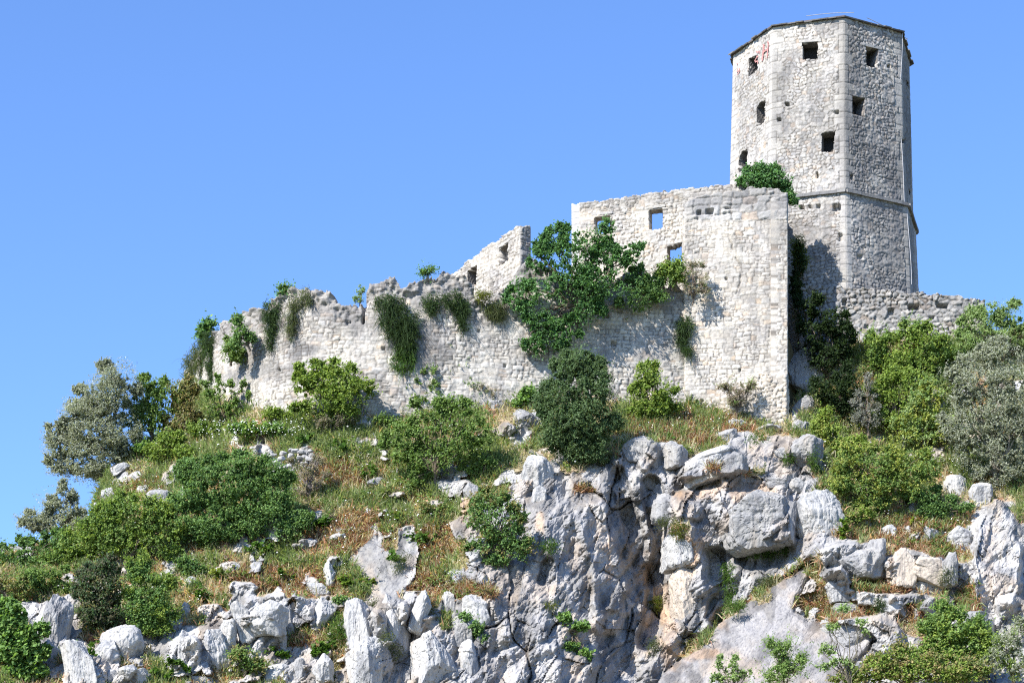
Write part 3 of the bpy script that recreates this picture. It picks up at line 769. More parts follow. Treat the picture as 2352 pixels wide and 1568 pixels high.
SHELF = [(1340, 1125, 45, 16), (1500, 985, 90, 28), (1590, 995, 60, 25), (1660, 975, 60, 15), (1640, 1075, 25, 10), (1730, 1085, 45, 8), (1090, 1360, 70, 30), (1020, 1340, 40, 40), (960, 1320, 50, 30), (1560, 1212, 30, 12), (1020, 1430, 18, 22), (1000, 1240, 40, 60),
         (2060, 1210, 110, 16), (2150, 1250, 60, 16), (2020, 1345, 70, 18), (1920, 1400, 90, 26), (2100, 1420, 40, 40), (1890, 1440, 50, 25), (2240, 1380, 40, 40), (2080, 1170, 80, 18), (1880, 1355, 25, 30)]
SLAB2 = [(795, 1288), (845, 1238), (870, 1222), (885, 1262), (906, 1270), (918, 1216), (946, 1210), (962, 1255), (956, 1300), (930, 1345), (892, 1405), (858, 1372), (828, 1318)]
PINN = [(2262, 1600), (2252, 1400), (2243, 1290), (2256, 1200), (2272, 1160), (2290, 1142), (2312, 1156), (2338, 1200), (2372, 1228), (2440, 1240), (2440, 1700)]
def rockiness(px, py):
    n = fbm(px / 55, py / 42, px * 0, 4, 61) + .45 * fbm(px / 20, py / 15, px * 0, 2, 66)
    f = -.54 + .75 * n
    f = f + .60 * sstep(1340, 1480, py) * (px > 60) + .15 * sstep(1900, 2000, px) * sstep(1150, 1250, py)
    def put(f, q, w=1.6): return f + w * sstep(-.35, .45, q)
    for (x, y, rx, ry) in BARE:
        f = put(f, 1 - np.sqrt(((px - x) / rx) ** 2 + ((py - y) / ry) ** 2), 1.3)
    f = np.maximum(f, -1.2 + 3.2 * sstep(-25, 30, poly_sdf(px, py, CLIFF) + 30 * n))
    for (x, y, rx, ry) in SHELF:
        f = f - 2.6 * sstep(-.2, .5, 1 - np.sqrt(((px - x) / rx) ** 2 + ((py - y) / ry) ** 2) + .25 * n)
    f = np.maximum(f, -1.2 + 3.2 * sstep(-8, 12, poly_sdf(px, py, SLAB) + 26 * n))
    f = f - 3.0 * (1 - sstep(5, 11, line_dist(px, py, SLAB[:6]) + 6 * n)) * (px > 1540)
    f = np.maximum(f, -1.2 + 3.2 * sstep(-10, 10, poly_sdf(px, py, SLAB2) + 8 * n))
    f = np.maximum(f, -1.2 + 3.2 * sstep(-6, 8, poly_sdf(px, py, PINN) + 6 * n))
    f = np.where(py < 1000, f - 1.2 * sstep(1000, 960, py) * (px < 1820), f)
    return sstep(-.12, .12, f), f

def fracture(px, py, cw, ch, lx, ly, amp, off, seed, warp=.25):
    """fault blocks, each cut by its own set of straight joints: flat facets, sharp edges"""
    s = px / 41 + warp * fbm(px / 70, py / 90, px * 0, 3, seed + 20) * cw * .5
    t = py / 41 + warp * fbm(px / 80, py / 90, px * 0 + 4, 3, seed + 30) * ch * .5
    bi, bj, bx, by, e = cells(s + .22 * t, t, cw, ch, seed, p=1.6, jit=.46, stagger=1.0)
    r = [hsh(bi, bj, bi * 0 + seed + k) for k in range(1, 5)]
    an = (r[0] - .5) * 1.1 + .15
    x, y = bx * np.cos(an) + by * np.sin(an), -bx * np.sin(an) + by * np.cos(an)
    sd = np.full(s.shape, seed)
    d = amp * (.62 * pl(x / lx + 9 * r[1], bi, bj, sd) + .42 * pl(y / ly + 9 * r[2], bi, bj, sd + 1) + .36 * pl((x + .8 * y) / (lx * .8) + 5 * r[3], bi, bj, sd + 2))
    return d + off * (r[1] * 2 - 1) - .18 * off * by / ch, e, r[3]
# main bones of the cliff: ribs that stand out, grooves that go back  (line, half width, push towards the valley in metres)
BONES = [([(1235, 1130), (1300, 1250), (1330, 1400), (1320, 1560)], 60, 1.0), ([(1360, 1180), (1400, 1330), (1395, 1420)], 45, 1.5), ([(1100, 1180), (1120, 1290), (1200, 1400), (1230, 1560)], 70, .9),
         ([(1495, 1110), (1520, 1240), (1505, 1340), (1490, 1470)], 26, -1.7), ([(1420, 1090), (1450, 1200), (1480, 1330)], 22, -.9), ([(1415, 1440), (1440, 1560)], 40, -.7),
         ([(1565, 1230), (1590, 1340), (1600, 1420)], 44, 1.7), ([(1640, 1270), (1660, 1360), (1640, 1420)], 22, -1.2), ([(1700, 1180), (1780, 1200)], 66, 1.6), ([(1830, 1120), (1835, 1220)], 20, -1.0),
         ([(1590, 1085), (1680, 1060)], 32, 1.5), ([(1560, 1110), (1640, 1110)], 18, -1.2), ([(1500, 1150), (1600, 1175)], 24, .8), ([(1480, 1060), (1500, 1030)], 22, .9), ([(1550, 1040), (1560, 1050)], 22, 1.0),
         ([(1540, 1420), (1560, 1480)], 34, .9), ([(1720, 1290), (1800, 1270)], 30, -.8), ([(1830, 1030), (1870, 1040)], 30, .9), ([(1400, 1060), (1415, 1100)], 15, -.8), ([(1010, 1440), (990, 1560)], 60, .7), ([(1260, 1290), (1240, 1330)], 14, -.8)]
ORANGE = [(1400, 1280, 12, 60), (1525, 1400, 40, 60), (1560, 1300, 40, 40), (1480, 1300, 20, 60), (1620, 1130, 60, 25), (1700, 1130, 40, 30), (1640, 1110, 40, 16), (1240, 1200, 12, 30), (1600, 1500, 80, 14), (1560, 1250, 50, 30), (1650, 1400, 30, 40), (1530, 1480, 40, 60), (2050, 1290, 20, 40), (1070, 1160, 20, 30), (1740, 1140, 80, 30)]
def slab_depth(px, py):
    d = 109.7 - (px - 1700) * .0066 - (py - 1450) * .01915
    return d
def hill(px, py):
    """distance of the ground along each sight line, rock share and tint"""
    D = base_depth(px, py)
    rk, f = rockiness(px, py)
    csd = poly_sdf(px, py, CLIFF)
    inc = sstep(-10, 50, csd)
    small = fbm(px / 26, py / 30, px * 0, 5, 72)
    d1, e1, q1 = fracture(px, py, 4.2, 7.0, 1.7, 3.4, .80, .45, 101, .14)
    d2, e2, q2 = fracture(px, py, 1.7, 2.9, .62, 1.15, .32, .26, 202, .14)
    d3, e3, q3 = fracture(px, py, .75, 1.2, .26, .42, .115, .07, 303, .14)
    d4 = .055 * pl(px / 41 / .13 + py / 41 / .5 + 2 * small, np.floor(py / 41 / .33), px * 0) + .04 * pl(py / 41 / .16 + small, np.floor(px / 41 / .4), px * 0 + 5)
    ridge = 1 - np.abs(fbm(px / 46, py / 120, px * 0, 4, 71))
    rough = inc * (.9 * d1 + 0 * ridge) + rk * (d2 * (.8 + .2 * inc) + d3 * 1.0 + d4 * .9 + .03 * small + .03 * fbm(px / 7, py / 9, px * 0, 2, 78)) + (1 - inc) * rk * (.35 + .45 * d1)
    ck = sstep(-.1, .35, fbm(px / 70, py / 90, px * 0, 3, 79))
    crack = rk * ck * (.35 * inc * (1 - sstep(.0, .035, e1)) + .14 * (1 - sstep(.0, .035, e2)) + .03 * (1 - sstep(0, .05, e3)))
    rough = rough - crack
    wx = px + 6 * vnoise(px / 30, py / 30, px * 0, 81); wy = py + 6 * vnoise(px / 40, py / 40, px * 0, 82)
    for ln, w, a in BONES:
        q = line_dist(wx, wy, ln) / w
        rough = rough + .75 * a * (1 - sstep(.6, 1.05, q))
    rough = rough + (1 - rk) * (.22 * fbm(px / 60, py / 40, px * 0, 4, 74) + .07 * small)
    s2 = sstep(-5, 9, poly_sdf(wx, wy, SLAB2) + 4 * small)
    rough = rough * (1 - .85 * s2) + s2 * (.30 + .10 * small)
    for (x, y, rx, ry) in BARE:
        q = 1 - ((np.abs(wx - x) / rx) ** 2.6 + (np.abs(wy - y) / ry) ** 2.6) ** (1 / 2.6)
        rough = rough + np.clip((y + ry - py) * .021, 0, 2.0) * sstep(-.02, .22, q + .06 * small) * (1 - inc)
    Dh = D - rough
    psd = poly_sdf(wx, wy, PINN)
    pin = 112.4 - (py - 1142) * .0098 + np.abs(px - 2296) * .006 - .5 * d2 - .8 * d3 - d4 + .25 * (1 - sstep(0, 4, np.abs(py - 1310 - .12 * (px - 2290) - 14 * small)))  + 1.0 * (1 - sstep(0, 16, psd)) ** 2 - .02 * small
    Dh = np.where(psd > 0, np.minimum(pin, Dh + .4), Dh)
    ssd = poly_sdf(px, py, SLAB) + 4 * small
    S = slab_depth(px, py) - .10 * fbm(px / 120, py / 120, px * 0, 4, 75) - .04 * small - .04 * d2 - .09 * d3 - .5 * d4
    ins = sstep(-4, 4, ssd)
    S = S + .55 * (1 - sstep(0, 16, ssd)) ** 2
    Dh = np.where(ssd > 0, S, Dh)
    # tint
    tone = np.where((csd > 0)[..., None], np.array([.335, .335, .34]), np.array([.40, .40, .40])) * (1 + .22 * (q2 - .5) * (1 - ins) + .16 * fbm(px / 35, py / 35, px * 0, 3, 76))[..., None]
    o = np.zeros(px.shape)
    for (x, y, rx, ry) in ORANGE:
        o = np.maximum(o, sstep(1.1, .3, np.sqrt(((px - x) / rx) ** 2 + ((py - y) / ry) ** 2) + .5 * small))
    tone = tone * (1 - .75 * o[..., None]) + .75 * o[..., None] * np.array([.46, .35, .26])
    tone = tone * np.array([1.025, 1.0, .955])
    tan_ = (.70 * sstep(.1, .8, fbm(px / 60, py / 80, px * 0, 4, 83)))[..., None]
    tone = tone * (1 - tan_) + tan_ * tone * np.array([1.08, .93, .78])
    lich = (.5 * sstep(.15, .6, fbm(px / 34, py / 60, px * 0, 4, 84)) * rk)[..., None]
    tone = tone * (1 - lich * .75)
    stri = (1 - .20 * sstep(.15, .6, fbm((px + 1.25 * py) / 26, (px - .8 * py) / 260, px * 0, 4, 85)))[..., None]
    tone = np.where((ins > .5)[..., None], tone * stri, tone)
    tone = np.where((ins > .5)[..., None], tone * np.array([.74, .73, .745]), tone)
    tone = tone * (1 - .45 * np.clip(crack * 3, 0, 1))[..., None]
    g = fbm(px / 50, py / 35, px * 0, 4, 77)
    tone = tone * (1 - .30 * s2)[..., None]
    soil = np.array([.30, .24, .16]) + np.clip(g, -.6, .8)[..., None] * np.array([-.06, -.015, -.03])
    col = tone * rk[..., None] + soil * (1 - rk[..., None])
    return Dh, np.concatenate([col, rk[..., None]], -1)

CREST = interp([-1100, -300, 0, 120, 200, 226, 250, 300, 360, 400, 424], [1275, 1262, 1256, 1246, 1222, 1135, 1075, 1035, 1005, 960, 892])
def crest_y(x):
    c = np.where(x < 424, CREST(x), BASE(x) - 14)
    c = np.where(x > 1785, np.interp(x, [1785, 1812, 1835, 1880, 1950, 2000, 2260, 2400, 2700, 3400], [958, 960, 900, 830, 792, 784, 772, 745, 740, 780]), c)
    return c
def wall_Y(x):
    return np.where(x < 424, np.interp(x, [-1100, 0, 226, 300, 424], [113, 116, 120, 123, 132]), np.where(x < 1572, W2Y(x), np.where(x < 1785, 120.6, np.interp(x, [1785, 1812, 1850, 2300, 3400], [120.6, 121.6, 123.1, 122.7, 121]))))
def terr_z(x):
    zc = (YH - crest_y(x)) / F * wall_Y(x)
    zt = np.where((x > 424) & (x < 1575), (YH - W2TOP(np.clip(x, 430, 1575)) - 26) / F * W2Y(np.clip(x, 400, 1575)), zc + .2)
    zt = np.where((x >= 1575) & (x < 1785), 45.2, zt)
    zt = np.where(x >= 1785, np.interp(x, [1785, 1800, 1840, 1850, 2250, 2300, 3400], [45.2, 40.0, 37.5, 41.5, 40.8, 39.6, 38]), zt)
    zt = np.where((x > 424) & (x < 1575), np.minimum.reduce([zt, np.interp(x - 18, x, zt), np.interp(x + 18, x, zt), np.interp(x - 9, x, zt), np.interp(x + 9, x, zt)]) if np.ndim(x) else zt, zt)
    return zt
gx = np.r_[np.linspace(-1000, -330, 40)[:-1], np.arange(-330, 2680, 2.6), np.linspace(2680, 3300, 40)]
nr = 345
cy = crest_y(gx)
tt = np.linspace(0, 1, nr)
PX = np.repeat(gx[:, None], nr, 1); PY = 1730 + (cy[:, None] - 1730) * tt[None]
HD, HC = hill(PX, PY)
wy_ = wall_Y(gx)
behind = (gx > 424)
HD = np.where((PY < cy[:, None] + 10) & behind[:, None], np.minimum(HD, wy_[:, None] + .25), HD)
core = P(PX, PY, HD)
zt_x = terr_z(gx)
lo = []
for Yd, Z in ((93, 8.5), (82, 3.5), (66, .2), (45, -1.75)):
    lo.append(np.stack([(gx - XC) / F * (Yd + 8), np.full(gx.shape, float(Yd)), np.full(gx.shape, float(Z))], -1))
hi = []
yl = core[:, -1, 1]
for k, (dY, mixz, drop) in enumerate(((.55, 0, 0), (.7, 1, 0), (2.5, 1, .0), (7, 1, -.1), (18, 1, -1), (45, 1, -9), (110, 1, -45))):
    Yd = np.where(behind, np.maximum(wy_, yl) + dY, yl + dY * 1.4)
    Z = core[:, -1, 2] * (1 - mixz) + zt_x * mixz + drop
    hi.append(np.stack([(gx - XC) / F * Yd, Yd, np.where(behind, Z, core[:, -1, 2] - .12 * dY - (drop < -5) * 20)], -1))
ALL = np.concatenate([np.stack(lo[::-1], 1), core, np.stack(hi, 1)], 1)
soilc = np.array([.20, .165, .09, 0.0])
CC = np.concatenate([np.tile(soilc, (len(gx), 4, 1)), HC, np.tile(soilc, (len(gx), 7, 1))], 1)
a_, b_ = ALL.shape[:2]
ix = np.arange(a_ * b_).reshape(a_, b_)
Q = np.stack([ix[:-1, :-1], ix[1:, :-1], ix[1:, 1:], ix[:-1, 1:]], -1)
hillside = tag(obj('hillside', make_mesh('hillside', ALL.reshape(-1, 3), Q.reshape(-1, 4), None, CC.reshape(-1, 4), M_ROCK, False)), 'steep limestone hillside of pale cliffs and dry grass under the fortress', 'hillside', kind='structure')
gm = MB(); gs = 4000.0
gm.add([(-gs, -gs, -1.8), (gs, -gs, -1.8), (gs, gs, -1.8), (-gs, gs, -1.8)], [(0, 1, 2, 3)], col=(.13, .14, .07, 0))
tag(obj('ground', gm.mesh('ground', M_ROCK)), 'flat valley ground below the hill', 'ground', kind='structure')

def ground_depth(x, y):
    """distance of the ground seen at a bearing, read off the hill mesh"""
    i = int(np.clip(np.searchsorted(gx, x), 1, len(gx) - 1))
    if abs(gx[i - 1] - x) < abs(gx[i] - x): i -= 1
    t = (y - 1730) / (cy[i] - 1730)
    j = int(np.clip(round(t * (nr - 1)), 0, nr - 1))
    return float(HD[i, j])
GN = norm(np.cross(np.gradient(core, axis=0), np.gradient(core, axis=1)))
GN = np.where((GN[..., 1:2] > 0), -GN, GN)

# ---------------------------------------------------------------- boulders and outcrops
import bmesh
_bm = bmesh.new(); bmesh.ops.create_icosphere(_bm, subdivisions=5, radius=1.0)
ICO_V = np.array([v.co[:] for v in _bm.verts]); ICO_F = np.array([[v.index for v in f.verts] for f in _bm.faces]); _bm.free()
_bm = bmesh.new(); bmesh.ops.create_icosphere(_bm, subdivisions=6, radius=1.0)
ICO_V6 = np.array([v.co[:] for v in _bm.verts]); ICO_F6 = np.array([[v.index for v in f.verts] for f in _bm.faces]); _bm.free()
_bm = bmesh.new(); bmesh.ops.create_icosphere(_bm, subdivisions=4, radius=1.0)
ICO_V4 = np.array([v.co[:] for v in _bm.verts]); ICO_F4 = np.array([[v.index for v in f.verts] for f in _bm.faces]); _bm.free()
def rock(x, y, rx, ry, label, seed, cat='boulder', name='boulder', round_=.5, tone=(.425, .42, .40), push=.25, depth=None, tilt=0.0, group=None):
    Y = (ground_depth(x, y + ry * .3) if depth is None else depth)
    m_ = Y / F
    big = rx * ry > 300
    Dv, Fc = (ICO_V6, ICO_F6) if rx * ry > 2200 else ((ICO_V, ICO_F) if big else (ICO_V4, ICO_F4))
    rng = np.random.default_rng(seed + 1000)
    pw = 2.4 + 5 * (1 - round_)
    yaw = rng.uniform(-.7, .7); cy_, sy_ = math.cos(yaw), math.sin(yaw)
    Dr = np.stack([Dv[:, 0] * cy_ - Dv[:, 1] * sy_, Dv[:, 0] * sy_ + Dv[:, 1] * cy_, Dv[:, 2]], -1)
    r = .92 * (np.abs(Dr) ** pw).sum(1) ** (-1 / pw)
    n = int(rng.integers(12, 20))
    nv = norm(rng.normal(size=(n, 3)) * np.array([1, 1, .8]) + np.array([0, -.35, .25])); dd = rng.uniform(.58, .95, n)
    if round_ < .4:                     # jointed blocks: upright faces, a few tilted tops
        a = rng.uniform(0, 2 * np.pi, n); up_ = rng.random(n) < .35
        z_ = np.where(up_, rng.uniform(.7, 1.6, n), rng.normal(0, .12, n))
        nv = norm(np.stack([np.cos(a), np.sin(a) - .25, z_], -1)); dd = np.where(up_, rng.uniform(.6, .92, n), rng.uniform(.55, .9, n))
    dot = Dv @ nv.T
    r = np.minimum(r, np.min(np.where(dot > .05, dd[None] / np.maximum(dot, .05), 9), 1))
    r = np.minimum(r, 1.16)
    r = r * (1 - round_ * .22) + .92 * round_ * .22
    q = Dv * 1.6 + seed * 3.7
    r = r * (1 + .035 * fbm(q[:, 0], q[:, 1], q[:, 2], 3, seed) + .028 * fbm(q[:, 0] * 5, q[:, 1] * 5, q[:, 2] * 3, 3, seed + 5))
    szm = math.sqrt(rx * ry) * m_
    g_ = Dv * szm; z0_ = np.zeros(len(Dv)); ax_ = g_[:, 0] * math.cos(yaw) + g_[:, 1] * math.sin(yaw); bx_ = -g_[:, 0] * math.sin(yaw) + g_[:, 1] * math.cos(yaw)
    cell_ = np.floor((g_[:, 2] + .3 * ax_) / .9 + seed * .37)
    r = r * (1 + (.055 - .03 * round_) * (pl(ax_ / .5 + seed, cell_, z0_) + .8 * pl(bx_ / .45 + seed, cell_, z0_ + 1) + .7 * pl(g_[:, 2] / .5 + .4 * ax_, z0_ + seed, z0_ + 2)) / max(.6, szm))
    r = r * (1 + .022 * fbm(g_[:, 0] * 7, g_[:, 1] * 7, g_[:, 2] * 5, 3, seed + 8) / max(.5, szm))
    fl = 1 - np.abs(fbm(Dv[:, 0] * szm * 3.2 + seed, Dv[:, 1] * szm * 3.2, Dv[:, 2] * .7, 2, seed + 12))
    r = r * (1 - (.018 + .02 * ('fluted' in label or 'streaked' in label)) * sstep(.72, 1.0, fl))
    ca = fbm(q[:, 0] * 1.1 + 3, q[:, 1] * 1.1, q[:, 2] * 1.4, 3, seed + 9)
    groove = (1 - sstep(.0, .03, np.abs(ca))) * (rng.random() < .7)
    r = r * (1 - .05 * groove)
    sx, sz = rx * m_, ry * m_; sy = (sx * sz) ** .5 * 1.05
    V = Dv * r[:, None]
    c_, s_ = math.cos(tilt), math.sin(tilt)
    V = np.stack([V[:, 0] * sx, V[:, 1] * sy, V[:, 2] * sz], -1)
    V = np.stack([V[:, 0] * c_ - V[:, 2] * s_, V[:, 1], V[:, 0] * s_ + V[:, 2] * c_], -1)
    V[:, 2] = np.where(V[:, 2] < 0, V[:, 2] * 1.25, V[:, 2])
    cen = P(x, y, Y + sy * (.92 - push * 2))
    c = np.asarray(tone)[None] * (1 + .10 * fbm(q[:, 0] * 2, q[:, 1] * 2, q[:, 2], 3, seed + 3) - .35 * groove)[:, None]
    col = np.concatenate([c, np.ones((len(c), 1))], 1)
    o = obj(name, make_mesh(name, V, None, Fc, col, M_ROCK, False), None, cen)
    return tag(o, label, cat, group)
ROCKS = [
 (1235, 1082, 46, 37, 'big pale boulder perched on the cliff edge left of the juniper', .5, .3, 0), (1202, 962, 30, 22, 'grey boulder resting on a flat slab left of the juniper', .4, .25, .3), (1186, 992, 36, 15, 'flat layered grey slab under a grey boulder', .1, .25, 0),
 (1238, 972, 22, 26, 'leaning pale rock against the left side of the juniper', .4, .2, .2), (1140, 935, 26, 22, 'weathered grey outcrop at the foot of the terrace wall', .3, .2, .3), (838, 975, 26, 20, 'shaded grey boulder at the wall foot right of the bright shrub', .5, .25, 0),
 (276, 1478, 54, 44, 'large smooth dome-shaped boulder at lower left', .95, .35, .1), (248, 1500, 36, 26, 'lumpy pale rock tucked under the dome-shaped boulder', .5, .35, 0), (292, 1542, 22, 15, 'small round stone below the dome-shaped boulder', .7, .35, 0), (255, 1552, 20, 13, 'squarish small stone in the pile below the dome boulder', .3, .35, 0), (322, 1550, 22, 14, 'rightmost small block below the dome boulder', .2, .3, 0),
 (126, 1432, 34, 62, 'tall pale pillar of rock left of the dark cypress shrub', .5, .3, -.2), (186, 1520, 38, 50, 'jagged pale outcrop left of the dome-shaped boulder', .3, .3, .2), (118, 1505, 28, 38, 'dark-stained outcrop below the tall pale pillar', .3, .2, 0),
 (372, 1147, 31, 27, 'white boulder touching the large dark shrub at left', .5, .35, .3), (332, 1128, 20, 14, 'small white boulder between two larger ones on the left shoulder', .6, .3, 0), (312, 1097, 21, 16, 'whitish boulder halfway up the left shoulder', .4, .35, .3), (277, 1074, 22, 11, 'slanting white rock highest on the left shoulder', .3, .35, .6), (248, 1140, 23, 20, 'bright white boulder on the left skyline shoulder', .4, .35, .2), (226, 1168, 14, 14, 'low white rock at the left edge of the shoulder', .4, .3, 0),
 (640, 1216, 33, 34, 'rounded pale rock at the right foot of the large dark shrub', .6, .25, .2), (733, 1358, 33, 19, 'smooth white capstone on the lower left outcrop', .8, .35, -.1), (738, 1412, 31, 36, 'angular white block under the smooth capstone', .3, .35, -.4), (618, 1408, 44, 30, 'broad fluted white outcrop left of the angular block', .4, .3, 0), (668, 1432, 24, 40, 'upright grey block split by a dark crack', .2, .3, .1), (560, 1420, 30, 34, 'white outcrop at the left end of the fluted row', .3, .3, .3), (640, 1475, 26, 28, 'grey-shaded rock below the split block', .3, .25, 0),
 (486, 1486, 40, 38, 'bright white rock with steep streaked face at lower left', .4, .35, .1), (420, 1478, 22, 34, 'narrow white rock beside the streaked white rock', .3, .3, 0), (528, 1448, 22, 22, 'small white block above the streaked white rock', .3, .3, 0), (440, 1340, 16, 18, 'small rock buried in dry grass right of the green shrubs', .4, .3, 0), (428, 1402, 14, 18, 'small pale rock at the right foot of the round shrub', .4, .3, 0),
 (756, 1322, 20, 34, 'streaked upright rock in the dry grass', .4, .3, 0), (776, 1236, 22, 14, 'low pale rock above the streaked upright rock', .5, .3, 0), (846, 1174, 12, 11, 'tiny round white stone in the grass of mid slope', .7, .4, 0), (862, 1110, 28, 13, 'flat grey rock at the foot of the broad shrub', .4, .3, .2),
 (824, 1430, 30, 48, 'tall fluted white column of rock', .4, .35, .05), (902, 1432, 40, 60, 'wide fluted white column right of the first fluted one', .4, .35, 0), (846, 1520, 50, 52, 'streaked pale slab at the bottom below the fluted columns', .5, .3, 0), (966, 1398, 24, 34, 'pointed white block right of the fluted columns', .3, .35, -.3), (630, 1552, 34, 26, 'streaked white rock cut by the bottom edge', .7, .3, .1), (745, 1525, 26, 24, 'pale block near the bottom beside leafy weeds', .3, .3, 0), (455, 1562, 34, 14, 'low smooth stone at the bottom edge', .9, .3, 0), (690, 1530, 18, 18, 'grey rock right of the bottom-edge streaked rock', .3, .25, 0),
 (1050, 1325, 28, 22, 'pale rock at the head of the grassy gully', .4, .3, 0), (1030, 1378, 16, 24, 'slim upright white stone in the gully', .4, .35, 0), (1092, 1392, 40, 34, 'big square white block at the cliff brink', .2, .35, .2), (1060, 1440, 34, 30, 'grey angular block under the square white block', .2, .3, 0), (1075, 1505, 26, 30, 'cracked block hanging low in the cliff', .2, .35, .2), (985, 1510, 56, 60, 'wide pale buttress at the bottom of the cliff', .4, .25, .1), (1085, 1130, 20, 22, 'pale rock above the dark cliff bush', .5, .3, .3), (1240, 1135, 20, 20, 'small knobbly rock under the big perched boulder', .3, .35, 0),
 (1750, 1186, 84, 62, 'massive grey block with overhanging base in the cliff', .3, .2, .15), (1880, 1182, 58, 55, 'squarish pale boulder at the right end of the cliff', .4, .35, 0), (1812, 1195, 20, 44, 'dark narrow rock wedged between two big blocks', .2, .15, 0), (1622, 1068, 66, 32, 'slanting wedge-shaped rock jutting from the cliff top', .15, .3, .3), (1686, 1058, 34, 24, 'grey rock behind the jutting wedge', .3, .25, .2), (1562, 1256, 56, 44, 'knobbly pale rock standing out mid cliff', .35, .3, .1), (1580, 1360, 50, 62, 'tawny pillar below the knobbly pale rock', .3, .25, 0), (1528, 1165, 36, 30, 'rugged grey knob in the upper cliff', .3, .25, 0), (1522, 1130, 22, 22, 'white-topped stone on the rugged grey knob', .4, .35, 0),
 (1548, 1040, 32, 30, 'split grey rock beneath the dry grass shelf', .2, .3, 0), (1478, 1030, 46, 32, 'bluish grey rock at the top left of the cliff', .3, .25, -.2), (1490, 1090, 30, 30, 'shaded block under the bluish grey rock', .2, .2, 0), (1692, 972, 26, 12, 'pale boulder below the foot of the bastion', .7, .35, 0), (1765, 985, 36, 14, 'flat grey rock under the right corner of the bastion', .4, .3, .1), (1845, 1035, 46, 34, 'streaked grey boulder right below the bastion corner', .4, .3, -.3), (1796, 1040, 20, 14, 'small boulder beside the streaked grey boulder', .5, .3, 0), (1785, 1108, 30, 10, 'thin flat rock on top of the massive grey block', .3, .3, 0), (1832, 1112, 20, 16, 'rounded grey stone right of the thin flat rock', .6, .3, .3), (1660, 1005, 36, 16, 'lichened grey rock on the ledge below the bastion', .3, .3, .2),
 (1843, 855, 40, 48, 'large shaded boulder in the gully behind the bastion', .5, .3, .3), (1850, 935, 32, 24, 'lower shaded boulder in the dark gully', .5, .25, 0), (1835, 985, 26, 26, 'dim rock at the mouth of the dark gully', .4, .2, 0),
 (2196, 1117, 30, 27, 'round white boulder beneath the olive tree', .7, .35, .3), (2256, 1133, 30, 27, 'white boulder right of the round one under the olive tree', .6, .35, 0), (2100, 1172, 19, 19, 'grey-capped small boulder in the right-hand bushes', .7, .35, 0),   
 (2200, 1240, 42, 30, 'faceted white boulder left of the tall pinnacle', .2, .35, .2), (2136, 1226, 26, 19, 'small white boulder left of the faceted boulder', .5, .35, 0), (2040, 1222, 20, 16, 'white rock at the left of the rusty grass band', .4, .3, .3), (1980, 1198, 22, 20, 'pale boulder half hidden by yellow-green leaves', .5, .3, .3), (2085, 1220, 16, 14, 'small pale rock in the middle of the rusty grass band', .5, .3, 0),
 (1968, 1292, 60, 38, 'rounded pale outcrop with dark stain above the slab', .5, .3, .1), (2006, 1282, 32, 40, 'dark-stained bulge on the right of the rounded outcrop', .4, .3, 0), (2075, 1296, 34, 40, 'yellowish white block right of the stained outcrop', .25, .35, 0), (2142, 1310, 56, 28, 'white ledge sloping right from the yellowish block', .2, .3, -.3), (2120, 1352, 44, 24, 'white block under the sloping ledge', .2, .3, -.1), (1924, 1352, 30, 26, 'pale ledge rock at the top of the smooth slab', .3, .3, 0), (1990, 1372, 34, 14, 'low white ledge between bands of rusty grass', .3, .3, 0), (2056, 1388, 40, 20, 'broken pale ledge in the right-hand slope', .2, .3, -.2), (2112, 1412, 34, 26, 'white rock above the bright lower bush', .3, .3, 0), (1872, 1412, 18, 16, 'lone white stone at the edge of the smooth slab', .4, .35, 0), (1960, 1455, 84, 34, 'broad grey ledge with streaked front by the slab', .3, .25, -.1), (2240, 1432, 40, 26, 'grey rock below the rusty tuft near the pinnacle', .25, .3, 0), (2180, 1302, 22, 34, 'shaded dark rock at the foot of the faceted boulder', .2, .15, 0), (1946, 1405, 46, 20, 'pale ledge above the broad grey ledge', .3, .25, 0),
]
for i, (x, y, rx, ry, lab, rd, pu, ti) in enumerate(ROCKS):
    tn = (.42, .415, .40)
    if y > 1380 and x < 1130 and rd < .6: ry = ry * 1.22; y = y + ry * .12
    if 'tawny' in lab or 'yellowish' in lab: tn = (.47, .41, .34)
    if any(k in lab for k in ('grey', 'dark', 'shaded', 'bluish')): tn = (.315, .31, .30)  # shaded rocks share the grey tone: their shade is put into the colour
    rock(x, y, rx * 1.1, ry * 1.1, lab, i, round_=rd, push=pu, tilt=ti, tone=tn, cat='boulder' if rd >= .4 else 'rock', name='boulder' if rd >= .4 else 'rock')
# remains of a dry-stone retaining wall on the slope
mb = MB()
rng = np.random.default_rng(3)
yw = ground_depth(690, 1050) - .25
for q in range(46):
    x, y = rng.uniform(612, 735), rng.uniform(1024, 1088)
    if y < 1030 + abs(x - 680) * .12: continue
    c = P(x, y, yw + rng.uniform(-.1, .15)); a = rng.normal(0, .18)
    s = rng.uniform(.13, .26)
    d = ICO_V4[::1]; k = norm(rng.normal(size=(9, 3))); dt = d @ k.T
    r = np.minimum(np.min(np.where(dt > .1, .72 / np.maximum(dt, .1), 9), 1), 1.1)
    V = d * r[:, None] * np.array([s, s * .8, s * .62])
    mb.add(V + c, T=ICO_F4, col=np.r_[np.array([.43, .42, .40]) * rng.uniform(.8, 1.1), 1.0])
tag(obj('dry_stone_remnant', mb.mesh('dry_stone_remnant', M_ROCK)), 'tumbled remnant of a small dry-stone wall above the large dark shrub', 'wall')

